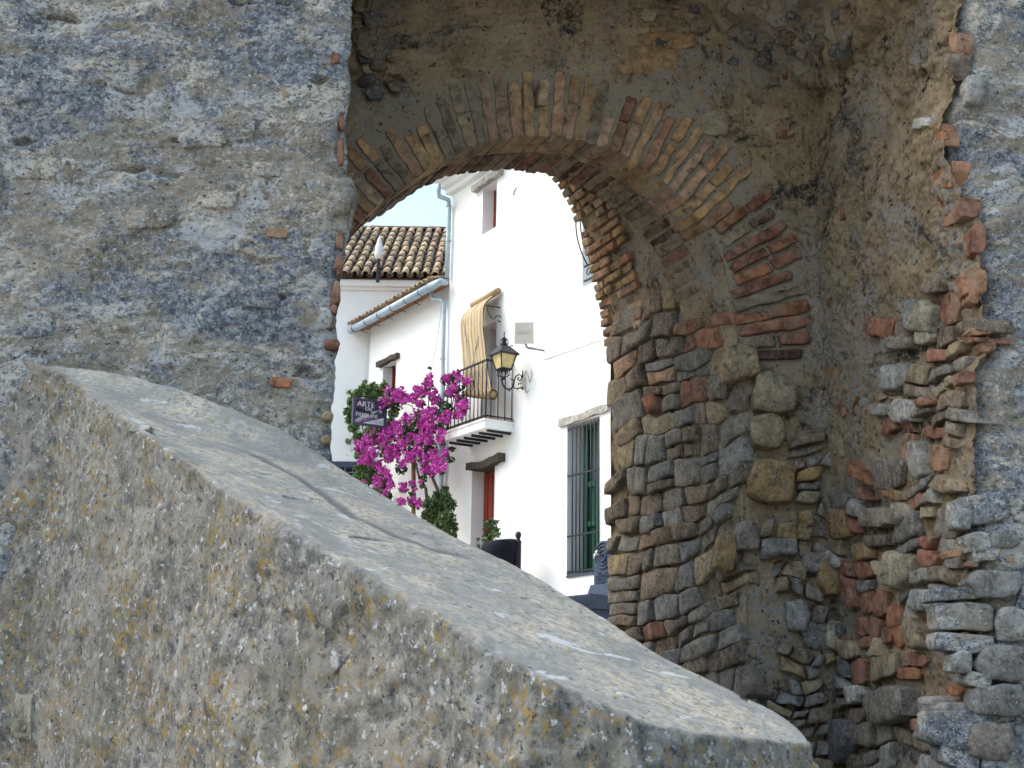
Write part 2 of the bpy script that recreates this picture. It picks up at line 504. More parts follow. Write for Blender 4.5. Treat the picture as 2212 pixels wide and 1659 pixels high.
MAT = dict(
    lichen=mat_lichen(), mortar=mat_mortar(), stone=mat_stone(), brick=mat_brick(), coping=mat_parapet(),
    white=mat_white(), tile=mat_tile(), straw=mat_straw(),
    red=plain('red_brown_paint', (0.24, 0.035, 0.022), 0.5, 0.3, var=0.2),
    green=plain('green_shutter_paint', (0.012, 0.075, 0.05), 0.5, 0.3, var=0.3),
    iron=plain('black_iron', (0.018, 0.02, 0.028), 0.5, 0.4, 0.3),
    zinc=plain('painted_zinc', (0.36, 0.45, 0.52), 0.45, 0.4, 0.2, 0.15),
    dark=plain('dark_interior', (0.02, 0.018, 0.02), 0.8),
    grey=plain('grey_door_paint', (0.12, 0.14, 0.16), 0.6),
    oldwood=plain('weathered_timber', (0.085, 0.07, 0.06), 0.9, 0.1, var=0.5, sc=25, bump=0.8, bd=0.02),
    palewood=plain('limewashed_timber', (0.36, 0.34, 0.32), 0.9, 0.1, var=0.35, sc=14, bump=0.8, bd=0.02),
    clay=plain('terracotta', (0.30, 0.16, 0.09), 0.9, 0.1, var=0.4),
    cast=plain('grey_blue_cast_iron', (0.055, 0.075, 0.115), 0.8, 0.15, 0.0, 0.3, 30, 0.4, 0.004),
    beige=plain('beige_plastic', (0.55, 0.53, 0.47), 0.5, 0.4, var=0.08),
    steel=plain('grey_steel', (0.16, 0.18, 0.22), 0.45, 0.5, 0.4),
    chrome=plain('chromed_brass', (0.6, 0.58, 0.52), 0.25, 0.6, 0.9, 0.1),
    amber=plain('amber_glass', (0.52, 0.42, 0.20), 0.3, 0.5, var=0.25, sc=9),
    bag=plain('black_bin_liner', (0.010, 0.012, 0.02), 0.7, 0.12, bump=0.6, bd=0.02),
    slate=plain('slate_blue_paint', (0.05, 0.06, 0.10), 0.5),
    bark=plain('bark', (0.10, 0.08, 0.06), 0.9, 0.1, bump=0.8, bd=0.01),
    rust=plain('rusty_post', (0.22, 0.12, 0.06), 0.8, 0.2, var=0.5),
    cord=plain('grey_cord', (0.30, 0.30, 0.30), 0.8),
    paving=plain('cobbled_ground', (0.40, 0.37, 0.32), 0.9, 0.15, var=0.4, sc=6, bump=0.8, bd=0.03),
    leaf=mat_leaf('dark_leaf', (0.02, 0.045, 0.018), (0.08, 0.13, 0.05)),
    leaf2=mat_leaf('creeper_leaf', (0.04, 0.09, 0.028), (0.17, 0.26, 0.075)),
    leaf3=mat_leaf('bush_leaf', (0.03, 0.07, 0.03), (0.15, 0.20, 0.07)),
    bract=mat_leaf('magenta_bract', (0.40, 0.035, 0.29), (0.66, 0.11, 0.52)),
    signpale=plain('pale_blue_print', (0.35, 0.42, 0.50), 0.5, var=0.1),
    signwhite=plain('off_white_print', (0.72, 0.74, 0.72), 0.5, var=0.05),
    signred=plain('red_print', (0.50, 0.09, 0.09), 0.5, var=0.1),
    signnavy=plain('navy_print', (0.045, 0.05, 0.10), 0.5, var=0.2),
    signblack=plain('black_print', (0.008, 0.01, 0.018), 0.5, var=0.2),
    peach=plain('peach_sticker', (0.60, 0.47, 0.36), 0.5, var=0.05),
    cyan=plain('cyan_print', (0.20, 0.52, 0.55), 0.5, var=0.05),
    blueprint=plain('pale_blue_ink', (0.26, 0.36, 0.58), 0.5, var=0.05),
)

# ------------------------------------------------------------------ stones and bricks
def rough_outline(p, size):
    """cut the corners and break up the edges"""
    q = []
    n = len(p)
    for i in range(n):
        a, b = p[i], p[(i + 1) % n]
        e = b - a
        L = np.hypot(*e)
        nr = np.array([-e[1], e[0]]) / (L + 1e-9)
        q.append(a + e * random.uniform(.05, .15))
        if L > size * .35:
            q.append(a + e * .5 + nr * random.uniform(-.08, .08) * L)
        q.append(b - e * random.uniform(.05, .15))
    return np.array(q)
def blob_mesh(poly, plane, h, base, loc, tilt=0.25, round_=1, bdir=None):
    """poly (k,2) in plane u,v -> broken stone standing h proud, in coordinates relative to loc"""
    p = np.asarray(poly, float)
    c = p.mean(0)
    size = np.abs(p - c).max() + 1e-6
    if round_:
        p = rough_outline(p, size)
    k = len(p)
    c = p.mean(0)
    a0 = random.uniform(0, 6.28)
    g = np.array([math.cos(a0), math.sin(a0)]) * random.uniform(0, tilt) * 2.2
    a1 = random.uniform(0, 6.28)
    g1 = np.array([math.cos(a1), math.sin(a1)])
    cutat = random.uniform(.25, .8)
    rings = [(1.0, -base), (1.0, .2), (0.965, .8), (0.86, 1.0), (0.45, 1.0)]
    V = []
    def top(d, f):
        x = d / size
        z = h * f * (1 + (x @ g) * .5)
        z -= max(0, (x @ g1) - cutat) * h * 1.5 * f
        return max(z, 0.0) + random.uniform(-0.09, 0.09) * h
    for s, hh in rings:
        for i in range(k):
            d = (p[i] - c) * s
            if hh < 0:
                q = plane.at(c[0] + d[0], c[1] + d[1], 0) + (bdir * base if bdir else plane.n * -base)
            else:
                d = d * (1 + random.uniform(-0.03, 0.03))
                q = plane.at(c[0] + d[0], c[1] + d[1], top(d, hh))
            V.append(q - loc)
    V.append(plane.at(c[0], c[1], top(c * 0, 1.0)) - loc)
    nr = len(rings)
    s = 1 if plane.u.cross(plane.v).dot(plane.n) > 0 else -1
    F = []
    for r in range(nr - 1):
        for i in range(k):
            F.append((r * k + i, r * k + (i + 1) % k, (r + 1) * k + (i + 1) % k, (r + 1) * k + i))
    for i in range(k):
        F.append(((nr - 1) * k + i, (nr - 1) * k + (i + 1) % k, nr * k))
    area = sum(p[i][0] * p[(i + 1) % k][1] - p[(i + 1) % k][0] * p[i][1] for i in range(k))
    if area * s < 0:
        F = [tuple(reversed(f)) for f in F]
    me = bpy.data.meshes.new('stone')
    me.from_pydata([tuple(v) for v in V], [], F)
    me.update()
    return me
def stone(poly, plane, h, parent, color, mat='stone', name='stone', base=0.05, tilt=0.2, round_=1, bdir=None):
    me = blob_mesh(poly, plane, h, base, root_loc(parent), tilt, round_, bdir)
    nf_ = len(me.polygons)
    k_ = (len(me.vertices) - 1) // 5
    me.polygons.foreach_set('use_smooth', [mat == 'lichen' or i >= 2 * k_ for i in range(nf_)])
    return link(name, me, MAT[mat], parent, color, False)
def pxpoly(cx, cy, w, h, rot=0, n=8, jit=0.12, sq=4.5):
    pts = []
    for i in range(n):
        a = 2 * math.pi * (i + random.uniform(-.25, .25)) / n
        r = 1 / (abs(math.cos(a)) ** sq + abs(math.sin(a)) ** sq) ** (1 / sq) * (1 + random.uniform(-jit, jit))
        x, y = math.cos(a) * r * w / 2, math.sin(a) * r * h / 2
        pts.append((cx + x * math.cos(rot) - y * math.sin(rot), cy + x * math.sin(rot) + y * math.cos(rot)))
    return pts
def inpoly(x, y, P):
    c = False
    for i in range(len(P)):
        (x1, y1), (x2, y2) = P[i], P[i - 1]
        if (y1 > y) != (y2 > y) and x < (x2 - x1) * (y - y1) / (y2 - y1) + x1:
            c = not c
    return c
def voronoi(seeds):
    S = np.array(seeds, float)
    cells = []
    for i, s in enumerate(S):
        d = np.hypot(*(S - s).T)
        nb = np.argsort(d)[1:15]
        R = 130
        poly = [s + np.array(v, float) for v in ((-R, -R), (R, -R), (R, R), (-R, R))]
        for j in nb:
            m, nrm = (s + S[j]) / 2, S[j] - s
            new = []
            for k in range(len(poly)):
                a, b = poly[k], poly[(k + 1) % len(poly)]
                da, db = (a - m) @ nrm, (b - m) @ nrm
                if da <= 0:
                    new.append(a)
                if da * db < 0:
                    new.append(a + (b - a) * da / (da - db))
            poly = new
            if len(poly) < 3:
                break
        cells.append(poly)
    return S, cells
# ================================================================== ground
def ground_z(x, y):
    return 1.9 * sstep(5.2, 8.8, y) + 0.42 * sstep(8.8, 15, y) + 0.35 * sstep(15, 24, y)
gx = np.concatenate([np.linspace(-400, -12, 14), np.linspace(-10, 12, 80), np.linspace(14, 400, 14)])
gy = np.concatenate([np.linspace(-300, -6, 10), np.linspace(-4, 30, 120), np.linspace(34, 900, 14)])
GX, GY = np.meshgrid(gx, gy, indexing='ij')
GZ = ground_z(GX, GY)
G = np.stack([GX, GY, GZ], -1)
o = sheet('ground', G, 0.012 * noise(G, 2.2), MAT['paving'], None, (0, 0, 1))
props(o, kind='structure')

# ================================================================== left wall
def edge_curve(pts, plane):
    P = sorted([(plane.cast(x, y).z, plane.cast(x, y).x) for x, y in pts])
    zs, xs = np.array([p[0] for p in P]), np.array([p[1] for p in P])
    return lambda z: np.interp(z, zs, xs)
def axis(parts):
    out = [np.linspace(a, b, n, endpoint=False) for a, b, n in parts[:-1]] + [np.linspace(*parts[-1])]
    return np.concatenate(out)
edgeL = edge_curve([(757, 0), (758, 60), (751, 120), (757, 160), (746, 225), (739, 280), (747, 340), (744, 372), (757, 392), (765, 430), (760, 465), (748, 500), (736, 560), (729, 620), (727, 660), (722, 700), (729, 742), (720, 775), (722, 840), (714, 870), (715, 930), (711, 960), (716, 1010), (716, 1300)], FRONT)
zA = axis([(-0.1, 0.9, 12), (0.9, 5.3, 620), (5.3, 7.2, 20)])
uA = axis([(-6.5, -1.7, 20), (-1.7, 0, 260)]+[(0, 0.9, 60)])
U_, Z_ = np.meshgrid(uA, zA, indexing='ij')
E_ = edgeL(Z_) + .012 * noise(np.stack([Z_ * 0, Z_ * 0, Z_], -1), 9) + .006 * noise(np.stack([Z_ * 0, Z_ * 0, Z_], -1), 31)
Em = float(np.mean(edgeL(zA)))
w = sstep(-0.6, -0.05, U_)
front = U_ <= 0
rr = 0.035
X_ = np.where(front, U_ + Em * (1 - w) + E_ * w, E_ - np.maximum(U_, 0) * 0.40)
Y_ = np.where(front, YF + rr * np.exp(U_ / 0.03), YF + rr + np.maximum(U_, 0) * 1.6)
P = np.stack([X_, Y_, Z_], -1)
D = 0.03 * fbm(P, 1.6, 3) + 0.014 * fbm(P * (1, 1, 1.7), 6, 4) + 0.009 * fbm(P * (1, 1, 1.5), 22, 3)
holes = fbm(P * (0.8, 1, 2.2), 5.5, 3, 40.0)
D = D - 0.035 * sstep(0.42, 0.6, holes)
D = D * sstep(-6.5, -3, U_) * (1 - 0.5 * sstep(-0.08, 0.0, U_))
TL = thing('stone_wall', (-3.0, YF, 0), 'tall rough masonry wall covered in blue grey lichen, left of the arch opening', 'wall')
sheet('facing', P, D, MAT['lichen'], TL, (0.3, -1, 0))

# ================================================================== arched wall in the recess
TA = thing('arched_gateway', (0.2, YI, 0), 'brown brick arch and rubble passage set deep between the two front walls', 'archway')
C0p = INNER.cast(1165, 785)
C0 = np.array([C0p.x, C0p.z])
arch_px = [(700, 560), (760, 492), (828, 432), (895, 385), (950, 346), (1010, 316), (1080, 299), (1165, 292), (1250, 299), (1320, 321), (1400, 364), (1480, 430), (1530, 495), (1560, 560), (1580, 640), (1592, 720)]
apts = [(INNER.cast(x, y).x, INNER.cast(x, y).z) for x, y in arch_px]
XJL = apts[0][0] - 0.08
full = [(XJL, -0.1), (XJL, C0[1])] + [(apts[0][0] - 0.03, apts[0][1] - 0.25)] + apts + [(XJ, C0[1]), (XJ, -0.1)]
def resample(pts, step):
    p = np.array(pts, float)
    s = np.concatenate([[0], np.cumsum(np.hypot(*np.diff(p, axis=0).T))])
    n = int(s[-1] / step)
    t = np.linspace(0, s[-1], n)
    q = np.stack([np.interp(t, s, p[:, 0]), np.interp(t, s, p[:, 1])], 1)
    for _ in range(6):
        q[1:-1] = q[1:-1] * 0.5 + (q[:-2] + q[2:]) * 0.25
    return q
intr = resample(full, 0.014)
def outer_of(q, box, c):
    x0, x1, z1 = box
    out = []
    for x, z in q:
        if z <= c[1]:
            out.append((x1 if x > c[0] else x0, z))
        else:
            dx, dz = x - c[0], z - c[1]
            t = 1e9
            if dx > 1e-6: t = min(t, (x1 - c[0]) / dx)
            if dx < -1e-6: t = min(t, (x0 - c[0]) / dx)
            if dz > 1e-6: t = min(t, (z1 - c[1]) / dz)
            out.append((c[0] + dx * t, c[1] + dz * t))
    return np.array(out)
outr = outer_of(intr, (-2.4, XR0 + 0.03, 6.4), C0)
def seg3(q, y0, s):
    """profile points at depth s along the passage"""
    return np.stack([q[:, 0] + E2.x * s, np.full(len(q), y0) + E2.y * s, q[:, 1]], -1)
SD = 0.46
rows = []
back = outer_of(intr, (-2.4, XR0 + 0.6, 4.6), C0)
for k in np.linspace(1, 0.12, 5):
    rows.append(seg3(intr * (1 - k * .5) + back * k * .5, YI, SD))
for s in np.linspace(SD, 0.0, 30):
    rows.append(seg3(intr, YI, s))
nf = 300
for k in np.linspace(0, 1, nf)[1:]:
    kk = k ** 1.15
    rows.append(seg3(intr * (1 - kk) + outr * kk, YI, 0))
P = np.stack(rows, 1)
D = 0.022 * fbm(P, 2.0, 3) + 0.016 * fbm(P, 7, 4, 5) + 0.008 * fbm(P, 26, 3)
D -= 0.045 * sstep(0.38, 0.52, fbm(P * (1, 1, 1.6), 4.5, 3, 60.0))
ridx = np.arange(P.shape[1])[None, :] + 0 * D
soff = (ridx >= 5) & (ridx < 35)
D -= 0.022 * sstep(.22, .5, fbm(P * (1, 1, 1.2), 20, 3, 33)) * (fbm(P, 1.5, 2, 71) > -.1)
D = np.where(soff, 0.006 * fbm(P, 12, 3), D)
D = np.where(ridx < 5, 0, D)
hx, hz = INNER.uv(1148, 205)
dist = np.hypot(P[..., 0] - hx, (P[..., 2] - hz) * 1.2)
rad_ = np.hypot(P[..., 0] - C0[0], P[..., 2] - C0[1]) - np.hypot(intr[:, 0] - C0[0], intr[:, 1] - C0[1])[:, None]
ring = (ridx >= 35) * (1 - sstep(.33, .42, rad_)) * sstep(C0[1] - .1, C0[1] + .05, P[..., 2])
D = D * (1 - .86 * ring) - .007 * ring
lowr = (ridx >= 35) * (1 - sstep(INNER.cast(1700, 1000).z, INNER.cast(1700, 850).z, P[..., 2]))
D = D * (1 - .5 * lowr) - .008 * lowr
D = np.where(ridx > 36, D - 0.16 * np.exp(-(dist / 0.055) ** 2), D)
o = sheet('arch_wall', P, np.clip(D, -0.2, 0.06), MAT['mortar'], TA, (0, -1, 0), attr={'lime': np.clip(ring, 0, 1)})

# passage behind the brick ring
SE = REV.uv(1318, 900)[0]
YE = YI + SE * E2.y
ENDP = Plane((0, YE, 0), (1, 0, 0), Z, (0, -1, 0))
xe = XJ + SE * E2.x
p2px = [(960, 292), (1045, 296), (1118, 318), (1175, 358), (1212, 395), (1243, 448), (1264, 500), (1280, 565), (1294, 630), (1308, 690)]
p2 = [(ENDP.cast(x, y).x, ENDP.cast(x, y).z) for x, y in p2px]
off = SE * E2.x
p2 = [(-2.1, -0.1), (-2.1, p2[0][1] - 0.9), (-1.7, p2[0][1] - 0.3), (-1.1, p2[0][1] - 0.02)] + p2 + [(xe, p2[-1][1] - 0.25), (xe, -0.1)]
prof2 = resample(p2, 0.022)
q0 = prof2 - np.array([off, 0])
rows = [seg3(q0, YI, s) for s in np.linspace(SD - 0.02, SE, 56)]
C2 = np.array([-0.4, 3.0])
out2 = outer_of(prof2, (-5.0, 5.0, 6.6), C2)
for k in np.linspace(0, 1, 26)[1:]:
    rows.append(seg3((prof2 * (1 - k) + out2 * k) - np.array([off, 0]), YI, SE))
P = np.stack(rows, 1)
D = 0.02 * fbm(P, 3, 3, 9) + 0.02 * fbm(P, 11, 4, 3) + 0.006 * fbm(P, 40, 2)
D = np.where(P[..., 2] < REV.cast(1400, 690).z, D * .8 + .012, D)
hx2 = REV.cast(1340, 640)
o = sheet('passage_wall', P, D, MAT['mortar'], TA, (-1, -0.3, 0))

# vault of the outer recess
vp = [(INNER.cast(x, y).x, INNER.cast(x, y).z) for x, y in [(1757, 222), (1700, 140), (1620, 90), (1560, 58)]]
vz = [(XR0 + 0.35, vp[0][1] - 0.12)] + vp + [(0.55, 5.55), (0.1, 5.68), (-0.5, 5.6), (-1.0, 5.2), (-1.35, 4.7)]
vx = resample(vz, 0.03)
rows = []
for y in np.linspace(YI + 0.12, YF + 0.03, 56):
    rows.append(np.stack([vx[:, 0] + (YI - y) * 0.12 * sstep(0.4, 1.4, vx[:, 0]), np.full(len(vx), y), vx[:, 1]], -1))
P = np.stack(rows, 1)
D = 0.09 * fbm(P, 2.5, 3, 2) + 0.11 * np.abs(fbm(P, 6, 3, 21)) + 0.04 * np.abs(fbm(P, 15, 3, 4)) + 0.012 * fbm(P, 30, 3)
sheet('vault', P, D, MAT['mortar'], TA, (0, 0, -1))
# masonry over the opening
xs = np.linspace(-1.45, XR1 + 0.5, 70)
zl = np.interp(xs, vx[::-1, 0], vx[::-1, 1])
P = np.stack([np.stack([xs, np.full(len(xs), YF + 0.02), zl + (7.1 - zl) * k], -1) for k in np.linspace(0, 1, 40)], 1)
sheet('upper_wall', P, 0.03 * fbm(P, 3, 4), MAT['lichen'], TA, (0, -1, 0))

# ------------------------------------------------------------------ brick ring
PAL = dict(slate2=(.15, .145, .145), tan=(.37, .235, .12), orange=(.32, .175, .11), red=(.225, .11, .078), dark=(.10, .055, .045), pale=(.39, .30, .20), pink=(.37, .235, .155),
           grey=(.245, .22, .19), bgrey=(.24, .235, .225), lgrey=(.36, .355, .34), ochre=(.34, .235, .11), cream=(.42, .37, .275), brown=(.22, .17, .125), buff=(.36, .29, .185), rust=(.29, .13, .075), slate=(.16, .16, .165), white=(.50, .50, .48))
def vary(c, a=0.16):
    k = 1 + random.uniform(-a, a)
    h = random.uniform(-.05, .05)
    return (c[0] * k * (1 + h), c[1] * k, c[2] * k * (1 - h))
def radial_hit(ang):
    """distance from the centre to the intrados along an angle"""
    d = np.array([math.cos(ang), math.sin(ang)])
    rel = intr - C0
    a = np.arctan2(rel[:, 1], rel[:, 0])
    i = np.argmin(np.abs(a - ang) + (rel[:, 1] < -0.05) * 9)
    return float(np.hypot(*rel[i]))
ang = math.radians(3)
k = 0
while ang < math.radians(152):
    r0 = radial_hit(ang)
    step = 0.063 / r0 * random.uniform(.92, 1.08)
    deg = math.degrees(ang)
    rd = Vector((math.cos(ang), 0, math.sin(ang)))
    tn = Vector((-math.sin(ang), 0, math.cos(ang)))
    pl = Plane(Vector((C0[0], YI, C0[1])), rd, tn, (0, -1, 0))
    wd = random.uniform(.046, .058)
    if deg < 40:
        pal = ['rust', 'red', 'brown', 'red', 'dark']; pr = random.uniform(.008, .02); r0b = r0 + random.uniform(0, .05)
    elif deg < 72:
        pal = ['orange', 'tan', 'tan', 'pink', 'red']; pr = random.uniform(.002, .007); r0b = r0
    elif deg < 108:
        pal = ['pink', 'pale', 'pink', 'tan', 'brown']; pr = random.uniform(-.009, .002); r0b = r0
    else:
        pal = ['tan', 'brown', 'brown', 'pink', 'pale', 'red']; pr = random.uniform(-.003, .004); r0b = r0
    L = random.choice([.31, .35, .37, .37]) if deg < 108 else random.choice([.22, .3, .35])
    cuts = [(0, L)] if random.random() < .5 else [(0, L * .52), (L * .56, L)]
    for (a0, a1) in cuts:
        if a0 > 0 and random.random() < (.15 if 72 < deg < 108 else .2):
            continue
        poly = [(r0b + a0 - (0.004 if a0 == 0 else 0), -wd / 2), (r0b + (a0 + a1) / 2, -wd / 2 * 1.04), (r0b + a1, -wd / 2), (r0b + a1, wd / 2), (r0b + (a0 + a1) / 2, wd / 2 * 1.03), (r0b + a0 - (0.004 if a0 == 0 else 0), wd / 2)]
        poly = [(x + random.uniform(-.005, .005), y + random.uniform(-.003, .003)) for x, y in poly]
        stone(poly, pl, 0.003 + pr, TA, vary(PAL[random.choice(pal)], .2), 'brick', 'brick', base=.215, tilt=.05, bdir=E2)
    if deg > 25:
        pl2 = Plane(Vector((C0[0], YI, C0[1])) + E2 * .232, rd, tn, (0, -1, 0))
        rj = r0 - random.uniform(0.0, .014)
        poly = [(rj, -wd / 2), (rj + .09, -wd / 2), (rj + .09, wd / 2), (rj, wd / 2)]
        stone(poly, pl2, 0.004, TA, vary(PAL[random.choice(['brown', 'red', 'dark', 'brown'])], .2), 'brick', 'brick', base=.235, tilt=.02, bdir=E2)
    ang += step
    k += 1
# brick edge of the far end of the passage
rel = prof2[:, 1]
i0 = int(np.argmin(np.abs(prof2[:, 1] - ENDP.cast(1305, 745).z) + (prof2[:, 0] < 0) * 9))
i1 = int(np.argmin(np.hypot(*(prof2 - np.array([ENDP.cast(1120, 328).x, ENDP.cast(1120, 328).z])).T)))
path = prof2[min(i0, i1):max(i0, i1) + 1]
if path[0][1] > path[-1][1]:
    path = path[::-1]
s_ = np.concatenate([[0], np.cumsum(np.hypot(*np.diff(path, axis=0).T))])
t, row = 0.0, 0
while t < s_[-1]:
    x, z = np.interp(t, s_, path[:, 0]), np.interp(t, s_, path[:, 1])
    x2, z2 = np.interp(t + .03, s_, path[:, 0]), np.interp(t + .03, s_, path[:, 1])
    tv = Vector((x2 - x, 0, z2 - z))
    if tv.length < 1e-4: break
    tv.normalize()
    nv = Vector((-tv.z, 0, tv.x))                       # inward, to the left and down
    nv = (nv - E2 * nv.dot(E2)).normalized()
    pl = Plane((x, YE, z), -E2, tv, nv)
    u = -0.02 - random.uniform(0, .02)
    for c in range(3):
        L = [.125, .235, .12][(c + row) % 3]
        if random.random() < .12:
            u += L; continue
        poly = [(u, 0), (u + L * .5, 0), (u + L - .012, 0), (u + L - .012, .044), (u + L * .5, .045), (u, .043)]
        poly = [(a + random.uniform(-.005, .005), b + random.uniform(-.003, .003)) for a, b in poly]
        stone(poly, pl, random.uniform(.008, .028), TA, vary(PAL[random.choice(['pink', 'pink', 'pale', 'orange', 'tan'])], .2), 'brick', 'brick', base=.04, tilt=.05)
        u += L
    t += .058
    row += 1

# ------------------------------------------------------------------ right wall: reveal and front
TR = thing('rubble_wall', (3.5, YF, 0), 'broken masonry wall right of the arch, rubble core bare along its torn edge', 'wall')
edgeR = edge_curve([(2070, 0), (2074, 100), (2064, 180), (2030, 250), (2040, 300), (2068, 400), (2095, 480), (2115, 560), (2125, 640), (2130, 720), (2115, 770), (2100, 830), (2098, 1000), (2096, 1100), (2104, 1300), (2112, 1500), (2130, 1900)], FRONT)
zA = axis([(-0.1, 0.9, 10), (0.9, 5.3, 480), (5.3, 6.4, 10)])
uA = np.linspace(-0.08, 1, 150)
U_, Z_ = np.meshgrid(uA, zA, indexing='ij')
jn = .03 * noise(np.stack([Z_ * 0 + 3, Z_ * 0, Z_], -1), 8) + .012 * noise(np.stack([Z_ * 0, Z_ * 0, Z_], -1), 27)
E_ = edgeR(Z_) + jn
P = np.stack([XR0 + (E_ - XR0) * U_, YI + (YF - YI) * U_, Z_], -1)
D = 0.03 * fbm(P, 2.2, 3, 7) + 0.022 * fbm(P, 9, 4, 13) + 0.012 * fbm(P, 30, 3)
D -= 0.03 * sstep(0.3, 0.5, fbm(P, 11, 3, 77))
D -= 0.026 * sstep(.18, .45, fbm(P, 21, 3, 35)) * sstep(-.2, .1, fbm(P, 1.6, 2, 12))
D += 0.012 * fbm(P, 45, 2, 6)
bz0 = JAMB.cast(1900, 700).z
low = 1 - sstep(JAMB.cast(1900, 1000).z, JAMB.cast(1900, 800).z, Z_)
D = D * (1 - .45 * low) - .012 * low
sheet('reveal', P, D, MAT['mortar'], TR, (-1, -0.2, 0))
uA = axis([(0, 1.1, 130), (1.1, 6, 24)])
U_, Z_ = np.meshgrid(uA, axis([(-0.1, 0.9, 10), (0.9, 5.3, 480), (5.3, 7.2, 16)]), indexing='ij')
jn = .03 * noise(np.stack([Z_ * 0 + 3, Z_ * 0, Z_], -1), 8) + .012 * noise(np.stack([Z_ * 0, Z_ * 0, Z_], -1), 27)
P = np.stack([(edgeR(Z_) + jn) * (1 - sstep(0.05, .8, U_)) + sstep(0.05, .8, U_) * XR1 + U_ + 0.004, YF + 0.12 * np.exp(-U_ / 0.03), Z_], -1)
D = 0.03 * fbm(P, 1.6, 3, 3) + 0.025 * fbm(P * (1, 1, 1.6), 6, 4, 31) + 0.008 * fbm(P, 30, 2)
sheet('facing', P, D, MAT['lichen'], TR, (0, -1, 0))

# ------------------------------------------------------------------ stones laid by hand: (x, y, w, h, colour, proud)
def jplane(x, y):
    z = JAMB.cast(x, y).z
    e = Vector((float(edgeR(z)), YF, 0)); o_ = Vector((XR0, YI, 0)); d = (e - o_).normalized()
    n = Vector((d.y, -d.x, 0)); n = n if n.x < 0 else -n
    q = Plane(o_, d, Z, n)
    q.umax = (e - o_).length
    return q
def manual(lst, plane, parent, mat='stone', name='stone'):
    pl0 = plane
    polys = []
    for it in lst:
        x, y, w, h, c, pr = it[:6]
        plane = jplane(x, y) if pl0 is JAMB else pl0
        rot = it[6] if len(it) > 6 else random.uniform(-.12, .12)
        pp = pxpoly(x, y, w, h, rot, jit=.09)
        polys.append(pxpoly(x, y, w * 1.12, h * 1.12, rot, jit=.0))
        nm, mt = ('brick', 'brick') if c in ('red', 'orange', 'rust') else (name, mat)
        uvs = [plane.uv(a, b, .005) for a, b in pp]
        if pl0 is JAMB:
            uvs = [(min(u, plane.umax + .004 + random.uniform(-.012, .006)), v) for u, v in uvs]
            if max(u for u, v in uvs) - min(u for u, v in uvs) < .02: continue
        stone(uvs, plane, pr * (.7 if nm == 'stone' else .15), parent, vary(PAL[c], .08), mt, nm, base=.07, tilt=.2)
    return polys
inner_hand = [(1597, 785, 82, 78, 'buff', .10), (1668, 850, 100, 96, 'buff', .10), (1656, 932, 80, 78, 'buff', .09), (1662, 1040, 108, 98, 'ochre', .12),
              (1600, 870, 40, 50, 'brown', .05), (1700, 1152, 46, 44, 'ochre', .07), (1735, 1150, 36, 40, 'ochre', .06), (1612, 1158, 52, 70, 'grey', .07), (1568, 1195, 46, 82, 'ochre', .06),
              (1807, 1241, 92, 88, 'ochre', .09, -.15), (1889, 1236, 44, 76, 'buff', .07), (1760, 1215, 60, 46, 'grey', .06), (1720, 1330, 56, 72, 'lgrey', .07), (1806, 1375, 50, 68, 'cream', .07), (1740, 1120, 34, 40, 'ochre', .05),
              (1545, 265, 64, 60, 'buff', .015), (1400, 130, 150, 60, 'tan', .012), (1440, 85, 130, 40, 'tan', .012), (1700, 280, 50, 40, 'red', .008), (860, 145, 60, 30, 'buff', .008), (810, 190, 30, 40, 'brown', .008),
              (1752, 690, 30, 60, 'brown', .0), (800, 95, 60, 70, 'brown', .05), (830, 30, 90, 60, 'brown', .04), (1650, 600, 22, 16, 'orange', .012)]
hand_in = manual(inner_hand, INNER, TA)
